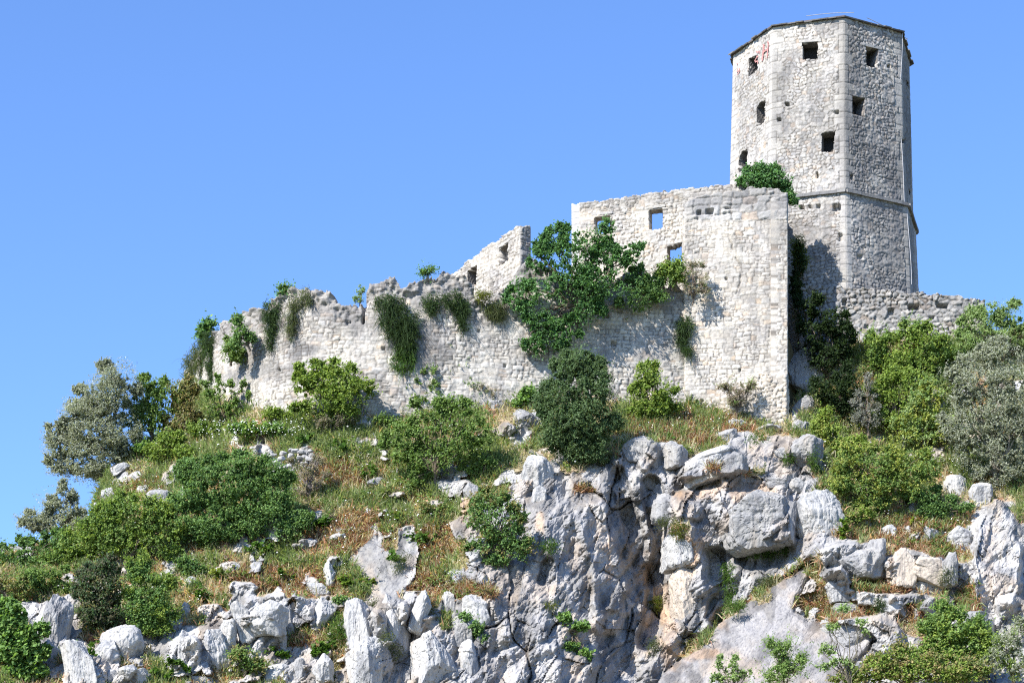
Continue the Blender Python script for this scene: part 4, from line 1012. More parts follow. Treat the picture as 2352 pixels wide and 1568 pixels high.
# ---------------------------------------------------------------- vegetation
STY = {   # leaf colours, leaf length (m), leaf shape, clump radius (m), spread
 'bright': ([(0.223, 0.312, 0.064), (0.153, 0.235, 0.051), (0.280, 0.355, 0.080)], 0.123, 1.5, .42),
 'mid': ([(0.184, 0.285, 0.077), (0.135, 0.216, 0.061), (0.229, 0.319, 0.098)], 0.115, 1.6, .42),
 'dark': ([(0.112, 0.228, 0.079), (0.084, 0.167, 0.062), (0.156, 0.305, 0.102)], 0.139, 1.6, .48),
 'deep': ([(0.157, 0.269, 0.086), (0.104, 0.189, 0.066), (0.205, 0.316, 0.098)], 0.107, 1.5, .40),
 'olive': ([(0.345, 0.370, 0.280), (0.245, 0.268, 0.198), (0.45, 0.465, 0.38)], .107, 2.6, .46),
 'pale': ([(0.260, 0.359, 0.134), (0.202, 0.301, 0.102), (0.315, 0.398, 0.174)], 0.107, 2.2, .46),
 'juniper': ([(0.125, 0.200, 0.085), (0.088, 0.145, 0.065), (0.16, 0.225, 0.105)], .105, 2.0, .34),
 'yellow': ([(0.310, 0.352, 0.074), (0.216, 0.286, 0.062), (0.355, 0.370, 0.103)], 0.115, 1.5, .40),
 'rusty': ([(0.263, 0.234, 0.090), (0.182, 0.220, 0.076), (0.328, 0.269, 0.125)], 0.107, 1.6, .40),
 'cypress': ([(0.102, 0.140, 0.071), (0.141, 0.129, 0.086), (0.092, 0.165, 0.072)], 0.107, 2.0, .30),
 'grey': ([(0.345, 0.336, 0.310), (0.265, 0.265, 0.247), (0.205, 0.223, 0.179)], 0.090, 2.6, .36),
 'dead': ([(0.399, 0.338, 0.268), (0.299, 0.246, 0.194), (0.204, 0.222, 0.117)], 0.074, 2.2, .34),
 'gully_shade': ([(0.030, 0.055, 0.018), (0.022, 0.040, 0.014), (0.04, 0.07, 0.02)], .12, 1.5, .42),  # near-black leaves: the gully's shadow is put into their colour
 'fig': ([(0.162, 0.276, 0.075), (0.110, 0.197, 0.057), (0.214, 0.336, 0.090)], 0.180, 1.2, .40),
}
def leaf_cloud(cen, n, spread, size, cols, shape, rng, up=.35):
    k = rng.integers(0, len(cen), n)
    ns = 7                                   # shoots per clump, leaves along each shoot
    outw = norm(cen - cen.mean(0) - np.array([0, 0, .2]))
    sh = norm(rng.normal(size=(len(cen), ns, 3)) * .8 + outw[:, None] * .55 + np.array([0, 0, .35]))
    sl = spread * rng.uniform(.9, 2.3, (len(cen), ns)) * np.where(rng.random((len(cen), ns)) < .16, 1.8, 1.0)
    s_ = rng.integers(0, ns, n)
    off = sh[k, s_] * (sl[k, s_] * rng.random(n) ** .75)[:, None]
    pos = cen[k] + off + rng.normal(size=(n, 3)) * spread * .17
    nr_ = norm(rng.normal(size=(n, 3)) * .62 + np.array([-.42, -.42, .62 + up * .4]))
    tg = norm(np.cross(nr_, rng.normal(size=(n, 3)))); bt = np.cross(nr_, tg)
    sz = size * rng.uniform(.65, 1.3, n)[:, None]
    w = sz / shape * .5
    V = np.stack([pos - tg * sz * .5, pos + bt * w, pos + tg * sz * .5 + nr_ * sz * .08, pos - bt * w], 1)
    cols = np.asarray(cols)
    clump_pick = rng.integers(0, len(cols), len(cen)); lp = np.where(rng.random(n) < .6, clump_pick[k], rng.integers(0, len(cols), n))
    cb = rng.uniform(.86, 1.16, len(cen))[k]
    C = cols[lp] * (cb * rng.uniform(.75, 1.28, n))[:, None]
    return V.reshape(-1, 3), np.arange(n * 4).reshape(-1, 4), np.repeat(C, 4, 0)
_plant_seed = [0]
def plant(name, cat, label, base, ells, style='mid', dens=1.0, fill=1.0, leaf=None, trunk_r=.07, limbs=14, dY=0.0, depth=None, extra=None, crown='foliage', trunk='stem', group=None, barkcol=(.16, .13, .10), squash=.85, base_drop=.25):
    _plant_seed[0] += 1
    rng = np.random.default_rng(500 + _plant_seed[0])
    cols, size, shape, cr = STY[style]
    if leaf: size = leaf
    bx, by = base
    Y = depth if depth is not None else ground_depth(bx, by)
    B = P(bx, by, Y)
    cen = []; area = 0; shell = []
    rg2 = np.random.default_rng(40 + _plant_seed[0])
    sat = []
    for e in ells:
        if min(e[2], e[3]) > 22:
            for _ in range(3):
                a = rg2.uniform(-.3, math.pi + .3); f = rg2.uniform(.28, .42)
                sat.append((e[0] + e[2] * .92 * math.cos(a), e[1] - e[3] * .92 * math.sin(a), e[2] * f, e[3] * f * 1.1))
    ells = list(ells) + sat
    for e in ells:
        x, y, rx, ry = e[:4]; m_ = Y / F
        rm = np.array([rx * m_, math.sqrt(rx * ry) * m_ * squash, ry * m_])
        area += math.pi * rx * ry / 5.29
        c = P(x, y, Y - dY - rm[1] * .35 - (e[4] if len(e) > 4 else 0))
        crr = min(cr, max(.12, rm.min() * .5))
        ns_ = int(math.pi * rx * ry / 5.29 * 1.5 * dens * min(1, fill) ** 2)
        dd = norm(rng.normal(size=(ns_, 3))); lump = 1 + .42 * fbm(dd[:, 0] * 2.2 + c[0], dd[:, 1] * 2.2, dd[:, 2] * 2.2 + c[2], 3, 9)
        sp_ = c + dd * rm * (lump * (.45 + .52 * rng.random(ns_) ** .7))[:, None]
        gap = fbm(sp_[:, 0] * 1.25, sp_[:, 1] * 1.25, sp_[:, 2] * 1.6, 3, 17)
        shell.append(sp_[gap > -.12])
        n = max(4, int(fill * 3.6 * (rm[0] * rm[2]) / (crr * crr)))
        d = norm(rng.normal(size=(n, 3))); r = rng.random(n) ** .33
        inner = np.maximum(.2, 1 - .75 * crr / rm)
        cen.append(c + d * r[:, None] * rm * inner)
    cen = np.concatenate(cen)
    n = int(area * 4.2 * dens * (.14 / size) ** 1.5)
    rmin = min(min(e[2], e[3]) for e in ells) * Y / F
    V, Q, C = leaf_cloud(cen, n, min(cr, max(.12, rmin * .5)) * .75, size, cols, shape, rng)
    sp = np.concatenate(shell)
    if dens >= .6:
        V2, Q2, C2 = leaf_cloud(sp, len(sp), .06, size, cols, shape, rng)
        Q2 = Q2 + len(V); V = np.concatenate([V, V2]); Q = np.concatenate([Q, Q2]); C = np.concatenate([C, C2])
    if extra:                               # a few leaves of another colour
        V2, Q2, C2 = leaf_cloud(cen[rng.random(len(cen)) < extra[1]], int(n * extra[1]), cr * .62, size, STY[extra[0]][0], shape, rng)
        Q2 = Q2 + len(V); V = np.concatenate([V, V2]); Q = np.concatenate([Q, Q2]); C = np.concatenate([C, C2])
    o = tag(obj(name, None, loc=B), label, cat, group)
    obj(crown, make_mesh(crown, V - B, Q, None, C, M_LEAF, False), o)
    m = MB()
    top = cen[np.argsort(-cen[:, 2])]
    B0 = B + np.array([0, 0, -base_drop])
    targ = cen[rng.permutation(len(cen))[:limbs]]
    mid = B + (cen.mean(0) - B) * .35
    m.tube([B0, B0 + (mid - B0) * .5 + rng.normal(0, .04, 3), mid], [trunk_r * 1.25, trunk_r, trunk_r * .8], 6, barkcol)
    for t in targ:
        st = B0 + (mid - B0) * rng.uniform(.35, 1.0)
        L = np.linalg.norm(t - st)
        pts = [st + (t - st) * q + rng.normal(0, .06 * L, 3) * math.sin(math.pi * q) * np.array([1, 1, .6]) + np.array([0, 0, .06 * L * math.sin(math.pi * q)]) for q in np.linspace(0, 1, 6)]
        m.tube(pts, np.linspace(trunk_r * .6, .012, 6), 4, np.array(barkcol) * rng.uniform(.8, 1.3))
        for _ in range(3):
            q = rng.uniform(.4, .95); s = st + (t - st) * q
            e = cen[np.argsort(np.linalg.norm(cen - s, axis=1))[rng.integers(1, min(6, len(cen)))]] if len(cen) > 3 else t
            m.tube([s, (s + e) / 2 + rng.normal(0, .05, 3), e], [trunk_r * .25, .016, .009], 3, barkcol)
    obj(trunk, m.mesh(trunk, M_BARK, True, origin=B), o)
    return o
tree_kw = dict(crown='crown', trunk='trunk')
def bush(label, base, ells, style='mid', **kw): return plant('shrub', 'shrub', label, base, ells, style, **kw)

# trees
plant('tree', 'tree', 'large dark green tree growing out of the terrace wall', (1330, 722), [(1394, 522, 22, 26), (1345, 560, 54, 38), (1284, 555, 32, 36), (1252, 556, 20, 26), (1248, 602, 34, 38), (1320, 600, 90, 50), (1445, 585, 34, 38), (1400, 600, 40, 38), (1300, 660, 100, 48), (1400, 655, 70, 46), (1205, 690, 42, 40), (1335, 715, 50, 36), (1245, 740, 42, 40), (1235, 785, 30, 34), (1290, 765, 42, 36), (1290, 795, 24, 22)],
      'dark', dens=1.15, fill=.8, leaf=.115, depth=float(W2Y(1330)) - .5, dY=.5, trunk_r=.16, limbs=46, squash=.7, base_drop=0, **tree_kw)
plant('juniper', 'tree', 'dense grey-green juniper tree in front of the terrace wall', (1330, 1072), [(1335, 840, 42, 46), (1300, 860, 34, 40), (1372, 880, 40, 50), (1330, 920, 84, 62), (1325, 985, 90, 62), (1345, 1035, 62, 36), (1280, 1010, 40, 44)],
      'juniper', dens=2.5, fill=1.8, trunk_r=.12, limbs=22, squash=.9, **tree_kw)
plant('olive_tree', 'tree', 'silvery olive tree leaning on the left skyline', (290, 1070), [(262, 885, 56, 52), (240, 925, 72, 54), (185, 960, 44, 44), (225, 990, 84, 58), (265, 1010, 52, 64), (120, 1008, 34, 30), (150, 1030, 50, 40), (200, 1060, 72, 50), (240, 1055, 60, 50), (140, 1068, 34, 30), (230, 1090, 30, 24)],
      'olive', dens=2.4, fill=1.6, trunk_r=.10, limbs=22, depth=121.6, barkcol=(.22, .19, .16), **tree_kw)
plant('olive_tree', 'tree', 'thin wispy olive tree low on the left skyline', (180, 1240), [(130, 1150, 40, 40), (95, 1195, 44, 24), (160, 1180, 50, 44), (60, 1200, 30, 22), (190, 1210, 46, 36), (130, 1210, 50, 26)], 'olive', dens=1.5, fill=1.3, depth=117.3, limbs=20, **tree_kw)
plant('olive_tree', 'tree', 'big silvery olive tree at the right edge of the photo', (2290, 1105), [(2300, 830, 60, 46), (2250, 880, 78, 60), (2330, 900, 60, 70), (2210, 900, 34, 50), (2270, 960, 96, 60), (2330, 1010, 66, 70), (2240, 1030, 66, 50), (2310, 1080, 66, 44), (2190, 985, 34, 40)],
      'olive', dens=1.7, fill=1.3, trunk_r=.15, limbs=40, depth=116.2, barkcol=(.2, .18, .15), **tree_kw)
plant('tree', 'tree', 'feathery pale green tree above the silvery olive tree', (2310, 830), [(2290, 720, 54, 34), (2250, 745, 44, 34), (2330, 750, 50, 44), (2280, 780, 80, 40), (2220, 790, 34, 30)], 'pale', dens=1.0, depth=121.6, limbs=26, **tree_kw)
# shrubs
for spec in [
 ('bright green shrub against the pale terrace wall', (770, 975), [(720, 862, 44, 32), (770, 858, 44, 30), (700, 890, 34, 34), (780, 890, 70, 40), (838, 890, 34, 24), (760, 925, 80, 36), (800, 945, 40, 26)], 'bright', dict(dY=.6)),
 ('bright sunlit shrub between the juniper and the bastion', (1500, 968), [(1490, 865, 34, 28), (1505, 900, 48, 34), (1475, 915, 36, 30), (1530, 930, 28, 26), (1495, 945, 48, 24)], 'bright', dict(dens=.95)),
 ('broad twiggy shrub spreading in mid slope', (1000, 1110), [(1040, 925, 50, 22), (985, 955, 62, 34), (1070, 960, 62, 36), (930, 1000, 46, 40), (1020, 1005, 80, 44), (1100, 1000, 50, 38), (920, 1040, 46, 36), (990, 1055, 62, 40), (950, 1100, 36, 28), (1060, 1040, 46, 30)], 'mid', dict(dens=.85, fill=.8, limbs=40)),
 ('sparse young tree with thin leaves before the terrace wall', (1065, 930), [(1048, 815, 18, 18), (1062, 845, 24, 20), (1040, 870, 26, 22), (1080, 880, 22, 20)], 'pale', dict(dens=.4, fill=.6, trunk_r=.04)),
 ('thin straggly sapling left of the sparse young tree', (965, 950), [(985, 855, 26, 16), (950, 880, 26, 20), (995, 890, 20, 18), (960, 915, 26, 16)], 'mid', dict(dens=.4, fill=.6, trunk_r=.035)),
 ('green shrub on the left below the curving end of the wall', (350, 1020), [(340, 890, 34, 24), (330, 930, 44, 40), (375, 920, 48, 44), (310, 975, 34, 36), (360, 970, 50, 36)], 'mid', dict(dens=1.1, depth=122.6)),
 ('rusty-leaved shrub between a green shrub and the wall end', (425, 1000), [(415, 895, 34, 28), (430, 925, 30, 40), (420, 965, 44, 30), (455, 975, 24, 20)], 'rusty', dict(dens=1.0, depth=122.4)),
 ('small bright green bush below the rusty-leaved shrub', (388, 1062), [(385, 1010, 34, 26), (405, 1035, 30, 24), (365, 1040, 28, 26)], 'bright', {}),
 ('sparse leggy shrub against the left end of the wall', (510, 975), [(500, 890, 34, 24), (545, 905, 26, 30), (490, 930, 34, 30), (530, 945, 36, 24)], 'mid', dict(dens=.55, fill=.7, dY=.5)),
 ('large dark green thicket in the left middle slope', (545, 1245), [(560, 1075, 70, 34), (620, 1090, 48, 36), (470, 1100, 52, 44), (530, 1120, 80, 50), (640, 1140, 40, 44), (440, 1150, 44, 40), (590, 1160, 70, 50), (500, 1190, 76, 42), (560, 1220, 66, 34), (420, 1200, 44, 36), (640, 1180, 50, 44), (470, 1225, 60, 28), (450, 1075, 40, 30)], 'deep', dict(dens=1.6, fill=1.3, limbs=34)),
 ('olive-green shrub below the large dark thicket', (290, 1300), [(260, 1190, 40, 30), (330, 1190, 54, 36), (250, 1230, 50, 34), (310, 1250, 50, 36), (370, 1230, 44, 36), (390, 1270, 34, 22), (225, 1200, 34, 30), (290, 1165, 36, 26)], 'mid', dict(extra=('bright', .45), dens=1.1)),
 ('wide green shrub band at the far left edge', (60, 1335), [(20, 1265, 48, 34), (75, 1275, 46, 34), (20, 1305, 50, 26), (130, 1255, 46, 34), (90, 1310, 60, 24)], 'deep', dict(depth=113.2)),
 ('sunlit shrub right of the far left band', (165, 1320), [(170, 1265, 44, 36), (130, 1290, 50, 28), (205, 1285, 40, 34), (210, 1240, 44, 30)], 'mid', dict(extra=('bright', .3), dens=1.0, depth=113.0)),
 ('dark narrow cypress-like shrub at lower left', (235, 1455), [(235, 1310, 34, 36), (205, 1350, 34, 44), (250, 1360, 40, 50), (215, 1410, 46, 40), (260, 1415, 34, 34)], 'cypress', dict(dens=1.8, fill=1.6)),
 ('rounded green shrub touching the dark cypress-like shrub', (340, 1465), [(320, 1320, 34, 26), (345, 1355, 52, 36), (320, 1400, 48, 36), (365, 1405, 36, 36), (335, 1440, 44, 26)], 'deep', dict(dens=1.25, extra=('bright', .35))),
 ('broad-leaved bush in the bottom left corner', (30, 1580), [(35, 1410, 40, 28), (15, 1450, 40, 40), (65, 1455, 40, 34), (30, 1505, 60, 40), (80, 1500, 28, 30), (40, 1550, 60, 30)], 'fig', dict(dens=1.0, depth=101.0, leaf=.2)),
 ('rounded dark bush clinging to the cliff edge', (1145, 1300), [(1120, 1155, 46, 28), (1090, 1190, 34, 36), (1145, 1200, 60, 44), (1170, 1250, 44, 40), (1115, 1250, 40, 34), (1195, 1265, 28, 26), (1140, 1285, 44, 20)], 'deep', dict(dens=.95, fill=.85, limbs=30, extra=('rusty', .15))),
 ('dark glossy bush on top of the bastion', (1755, 440), [(1750, 393, 36, 23), (1736, 410, 36, 24), (1778, 410, 34, 25), (1760, 420, 50, 20), (1800, 428, 16, 15)], 'dark', dict(dens=1.4, depth=121.2, fill=1.3)),
 ('small dark plant dangling at the bastion right corner', (1812, 452), [(1815, 446, 12, 16), (1822, 462, 12, 12)], 'dark', dict(dens=1.3, depth=121.0, leaf=.11, limbs=4)),
 ('green bush in the foot of the house wall window', (1545, 658), [(1545, 615, 26, 16), (1525, 632, 26, 18), (1555, 635, 20, 20)], 'bright', dict(extra=('mid', .5), depth=120.4, dens=1.2)),
 ('nearly leafless twiggy bush on the bastion left edge', (1590, 690), [(1600, 635, 40, 28), (1590, 668, 34, 24)], 'dead', dict(depth=119.9, dens=.25, limbs=26, extra=('mid', .1), trunk_r=.035)),
 ('shadowed dark shrub right of the large terrace tree', (1480, 690), [(1470, 640, 28, 26), (1495, 655, 24, 24), (1460, 690, 40, 34), (1510, 680, 30, 20)], 'deep', dict(depth=120.2, dens=1.0)),
 ('dark shaded shrub high in the gully behind the bastion', (1835, 660), [(1832, 575, 18, 26), (1838, 610, 20, 30), (1828, 660, 16, 44)], 'gully_shade', dict(depth=122.4, dens=1.2)),
 ('dense shadowed shrub in the gully under the tower', (1890, 840), [(1860, 720, 36, 40), (1905, 740, 44, 40), (1870, 780, 44, 44), (1930, 775, 30, 34), (1895, 820, 50, 36)], 'gully_shade', dict(depth=121.6, dens=1.2)),
 ('dark shrub deep in the gully beside the shaded boulders', (1925, 960), [(1905, 900, 44, 40), (1950, 890, 34, 50), (1920, 950, 46, 34), (1960, 960, 34, 44)], 'gully_shade', dict(depth=120.4, dens=1.2)),
 ('bright green shrub under the dry-stone wall', (2085, 880), [(2030, 790, 40, 26), (2085, 775, 40, 30), (2130, 790, 44, 40), (2060, 825, 54, 34), (2110, 840, 50, 34), (2160, 810, 28, 30)], 'bright', dict(extra=('mid', .3))),
 ('compact light green shrub in the right-hand thicket', (2060, 985), [(2050, 870, 40, 26), (2100, 880, 44, 34), (2020, 905, 34, 26), (2080, 915, 50, 34), (2050, 960, 40, 30)], 'bright', dict(dens=1.1, depth=119.6)),
 ('yellow-green shrub left of the silvery olive', (2120, 1030), [(2140, 920, 36, 36), (2110, 965, 48, 36), (2150, 985, 44, 40), (2090, 1000, 40, 28)], 'yellow', dict(extra=('pale', .4), dens=.85, depth=118.4)),
 ('grey dry-looking shrub against the dark gully', (1995, 990), [(1995, 880, 15, 26), (1985, 925, 26, 28), (2000, 960, 34, 28), (1975, 960, 24, 20)], 'grey', dict(dens=.75, fill=.8, depth=119.0)),
 ('slender bright bush at the mouth of the gully', (1900, 1065), [(1900, 960, 14, 22), (1895, 990, 24, 26), (1905, 1025, 28, 30)], 'yellow', dict(extra=('bright', .4), depth=117.6)),
 ('low bright bush right of the slender gully bush', (1950, 1060), [(1945, 1025, 24, 20), (1975, 1020, 22, 24), (1955, 1048, 34, 18)], 'bright', dict(depth=117.2)),
 ('wide low thicket with white flowers on the right slope', (2010, 1185), [(1950, 1070, 50, 34), (2020, 1070, 56, 40), (2090, 1075, 54, 40), (1930, 1110, 44, 30), (2000, 1120, 60, 36), (2070, 1120, 56, 36), (2130, 1080, 36, 36), (2010, 1160, 40, 24)], 'mid', dict(extra=('yellow', .35), dens=.75, limbs=40)),
 ('green shrub between the small boulder and the olive tree', (2150, 1195), [(2110, 1140, 30, 24), (2150, 1150, 38, 28), (2190, 1165, 40, 24), (2140, 1175, 50, 20)], 'deep', dict(dens=1.0)),
 ('bright dense bush in the bottom right corner', (2170, 1545), [(2180, 1415, 30, 24), (2195, 1450, 56, 34), (2250, 1470, 40, 34), (2150, 1470, 40, 34), (2210, 1505, 66, 34), (2130, 1510, 44, 26)], 'bright', dict(extra=('mid', .5), dens=1.1, depth=102.5)),
 ('low yellow-green bushes along the bottom right edge', (2070, 1580), [(2060, 1520, 60, 28), (2010, 1545, 56, 30), (2110, 1545, 70, 30), (2200, 1550, 60, 26), (1950, 1558, 40, 20)], 'bright', dict(extra=('rusty', .4), dens=.8, depth=101.0)),
 ('grey-green olive bush at the bottom right frame edge', (2330, 1560), [(2330, 1465, 38, 40), (2300, 1510, 36, 34), (2340, 1530, 40, 40)], 'olive', dict(depth=101.6, dens=.95, extra=('bright', .2))),
 ('leafy sprig bush at the foot of the smooth slab', (1690, 1590), [(1670, 1530, 34, 24), (1700, 1550, 40, 22), (1650, 1556, 24, 16)], 'pale', dict(depth=100.5, dens=.6, fill=.7, trunk_r=.03)),
 ('upright leafy bush before the smooth slab', (1800, 1590), [(1790, 1495, 24, 24), (1815, 1530, 34, 28), (1785, 1550, 36, 24)], 'pale', dict(extra=('mid', .5), depth=100.8, dens=.7, fill=.7, trunk_r=.03)),
 ('green bush hanging low on the central cliff face', (1315, 1450), [(1300, 1420, 22, 16), (1330, 1440, 26, 14), (1310, 1485, 30, 20), (1340, 1500, 22, 16)], 'fig', dict(dens=.8, fill=.8, leaf=.15, dY=.3)),
 ('dark bush on the brink beside the square white block', (1090, 1460), [(1070, 1420, 18, 18), (1095, 1445, 20, 24), (1110, 1470, 14, 14)], 'deep', dict(dY=.5, dens=.9)),
 ('small bush on the skyline at the wall left end', (475, 775), [(475, 746, 20, 16), (465, 765, 16, 14)], 'dark', dict(depth=127.6, extra=('fig', .5), leaf=.2, limbs=6)),
 ('rounded green bush on the broken wall top', (655, 690), [(655, 664, 20, 13), (650, 676, 14, 10)], 'mid', dict(depth=120.4, dens=1.1, limbs=6, extra=('dark', .6))),
 ('wispy tuft bush in the notch of the wall', (828, 700), [(828, 668, 13, 14), (822, 688, 16, 10)], 'pale', dict(depth=119.7, dens=.6, limbs=6, trunk_r=.02)),
 ('tiny dark bush on the wall crest left of the gable', (985, 640), [(978, 624, 16, 9), (990, 620, 10, 8)], 'mid', dict(depth=119.5, limbs=5, trunk_r=.02, extra=('dark', .6))),
 ('crooked shrub growing from a crack at the wall left end', (575, 795), [(545, 738, 18, 20), (555, 765, 24, 20), (575, 775, 16, 14), (540, 790, 20, 16)], 'deep', dict(depth=120.4, dens=1.0, trunk_r=.06)),
 ('bushy growth on the wall face below the crooked shrub', (530, 830), [(530, 805, 26, 28), (545, 820, 20, 16)], 'mid', dict(depth=121.9, dens=1.1)),
 ('brown leafless shrub at the foot of the bastion', (1693, 948), [(1665, 890, 20, 12), (1695, 895, 34, 22), (1725, 885, 14, 16), (1690, 920, 30, 18)], 'dead', dict(dens=.55, depth=119.6, limbs=40, trunk_r=.03, extra=('mid', .12))),
 ('dry grey twig shrub beside the large dark thicket', (705, 1150), [(700, 1080, 44, 34), (720, 1110, 44, 30), (690, 1130, 34, 20)], 'dead', dict(dens=.22, fill=.8, limbs=44, trunk_r=.03, barkcol=(.24, .21, .19))),
 ('brownish dry bush before the wall right of the young tree', (1110, 930), [(1105, 895, 34, 18), (1125, 910, 24, 16)], 'dead', dict(dens=.7, extra=('deep', .2))),
 ('brown dry bush under the bright wall shrub', (765, 1000), [(770, 965, 50, 18), (745, 975, 24, 14)], 'dead', dict(dens=.6, limbs=24, extra=('mid', .25))),
 ('dark leafy patch of low bush left of the juniper', (1215, 935), [(1215, 905, 30, 18), (1200, 925, 26, 14)], 'fig', dict(dens=.9, leaf=.15)),
 ('green shrub around the top of the slope under the wall', (600, 1015), [(560, 985, 40, 16), (620, 990, 50, 20), (660, 1000, 30, 14)], 'fig', dict(dens=.7, leaf=.17, extra=('bright', .3))),
 ('dark low shrub between the thicket and the dry twig shrub', (660, 1255), [(660, 1225, 40, 24), (690, 1200, 30, 24)], 'deep', dict(dens=1.0)),
 ('green bush filling the gap left of the dark cypress-like shrub', (120, 1370), [(120, 1325, 44, 28), (80, 1345, 40, 22), (150, 1350, 34, 22)], 'mid', dict(dens=1.0)),
 ('olive-tinted bush at the far left below the green band', (25, 1385), [(25, 1345, 44, 26), (50, 1365, 30, 18)], 'rusty', dict(dens=1.0, extra=('mid', .5))),
 ('low shrub under the thin wispy olive tree', (200, 1225), [(190, 1205, 40, 24), (230, 1190, 30, 22), (160, 1220, 34, 16)], 'mid', dict(depth=118.0, dens=1.1)),
 ('small dark shrub right of the rounded green shrub at lower left', (430, 1320), [(425, 1295, 30, 20), (450, 1310, 24, 14)], 'deep', dict(dens=1.0)),
 ('low green shrub under the broad twiggy shrub', (1110, 1095), [(1110, 1065, 36, 20), (1080, 1080, 34, 16)], 'mid', dict(dens=.9)),
 ('dry olive shrub at the head of the grassy gully', (1000, 1190), [(990, 1165, 34, 18), (1020, 1175, 26, 14)], 'rusty', dict(dens=.9, extra=('mid', .4))),
 ('dark cushion shrub above the fluted columns', (790, 1400), [(785, 1380, 24, 14), (810, 1390, 20, 10)], 'deep', dict(dens=1.0)),
 ('green shrub rooted among the bottom outcrops', (560, 1540), [(555, 1505, 34, 22), (580, 1525, 26, 16)], 'mid', dict(dens=.9, extra=('rusty', .3))),
 ('low leafy shrub at the foot of the right-hand thicket', (1960, 1215), [(1950, 1190, 30, 16), (1985, 1180, 26, 16)], 'bright', dict(dens=.8, extra=('rusty', .3))),
 ('bright low shrub at the wall foot left of the bright wall shrub', (640, 975), [(625, 950, 30, 16), (660, 958, 26, 14)], 'bright', dict(dens=.9)),
 ('low dark shrub at the wall foot right of the bright wall shrub', (890, 990), [(880, 965, 26, 16), (905, 975, 22, 12)], 'mid', dict(dens=.9)),
 ('green scrub in front of the rusty-leaved shrub', (470, 1010), [(455, 985, 30, 18), (490, 990, 28, 16)], 'bright', dict(dens=.9, extra=('mid', .4))),
 ('small green shrub beside the left shoulder skyline', (330, 1060), [(330, 1030, 26, 18), (350, 1050, 26, 16)], 'fig', dict(dens=.8, leaf=.16)),
 ('low bush on the grassy edge of the left shoulder', (420, 1060), [(425, 1040, 30, 18), (445, 1055, 24, 12)], 'bright', dict(dens=.7)),
]:
    lab, base, ells, st, kw = spec
    bush(lab, base, ells, st, **kw)
# bare young sapling close in front of the slab
o = plant('sapling', 'sapling', 'thin young tree with few leaves rising before the smooth slab', (1962, 1600), [(1935, 1400, 22, 12), (1915, 1440, 20, 14), (1975, 1430, 20, 10), (1900, 1490, 26, 16), (1985, 1450, 12, 8), (1935, 1520, 34, 14), (1895, 1530, 22, 12)], 'pale', dens=.35, fill=.7, leaf=.16, trunk_r=.05, limbs=16, depth=97.0, squash=.6, barkcol=(.13, .12, .09), crown='crown', trunk='trunk')

# ---------------------------------------------------------------- trailing plants on the walls and cliff
def strands(mb, pts, n, length, rng, cols, width=.022, spread=.3, outward=(-.15, -.5, .25), gravity=1.0, seg=4):
    pts = np.asarray(pts)
    k = rng.integers(0, len(pts), n)
    p = pts[k] + rng.normal(size=(n, 3)) * spread
    v = norm(rng.normal(size=(n, 3)) * .6 + np.asarray(outward))
    L = length * rng.uniform(.25, 1.0, n) * np.where(rng.random(n) < .12, 1.9, 1.0)
    side = norm(np.cross(v, rng.normal(size=(n, 3))))
    C = np.asarray(cols)[rng.integers(0, len(cols), n)] * rng.uniform(.7, 1.3, n)[:, None]
    rows = []
    for q in range(seg + 1):
        t = q / seg
        rows.append(p + v * (L * t)[:, None] - np.array([0, 0, 1.0]) * (gravity * L * t * t)[:, None])
    V = []
    for q, r in enumerate(rows):
        w = width * (1 - .75 * q / seg)
        V += [r - side * w, r + side * w]
    V = np.stack(V, 1); m = V.shape[1]
    base = (np.arange(n) * m)[:, None]
    Q = np.concatenate([base + np.array([[2 * q, 2 * q + 1, 2 * q + 3, 2 * q + 2]]) for q in range(seg)], 0)
    mb.add(V.reshape(-1, 3), Q, col=np.repeat(C, m, 0))
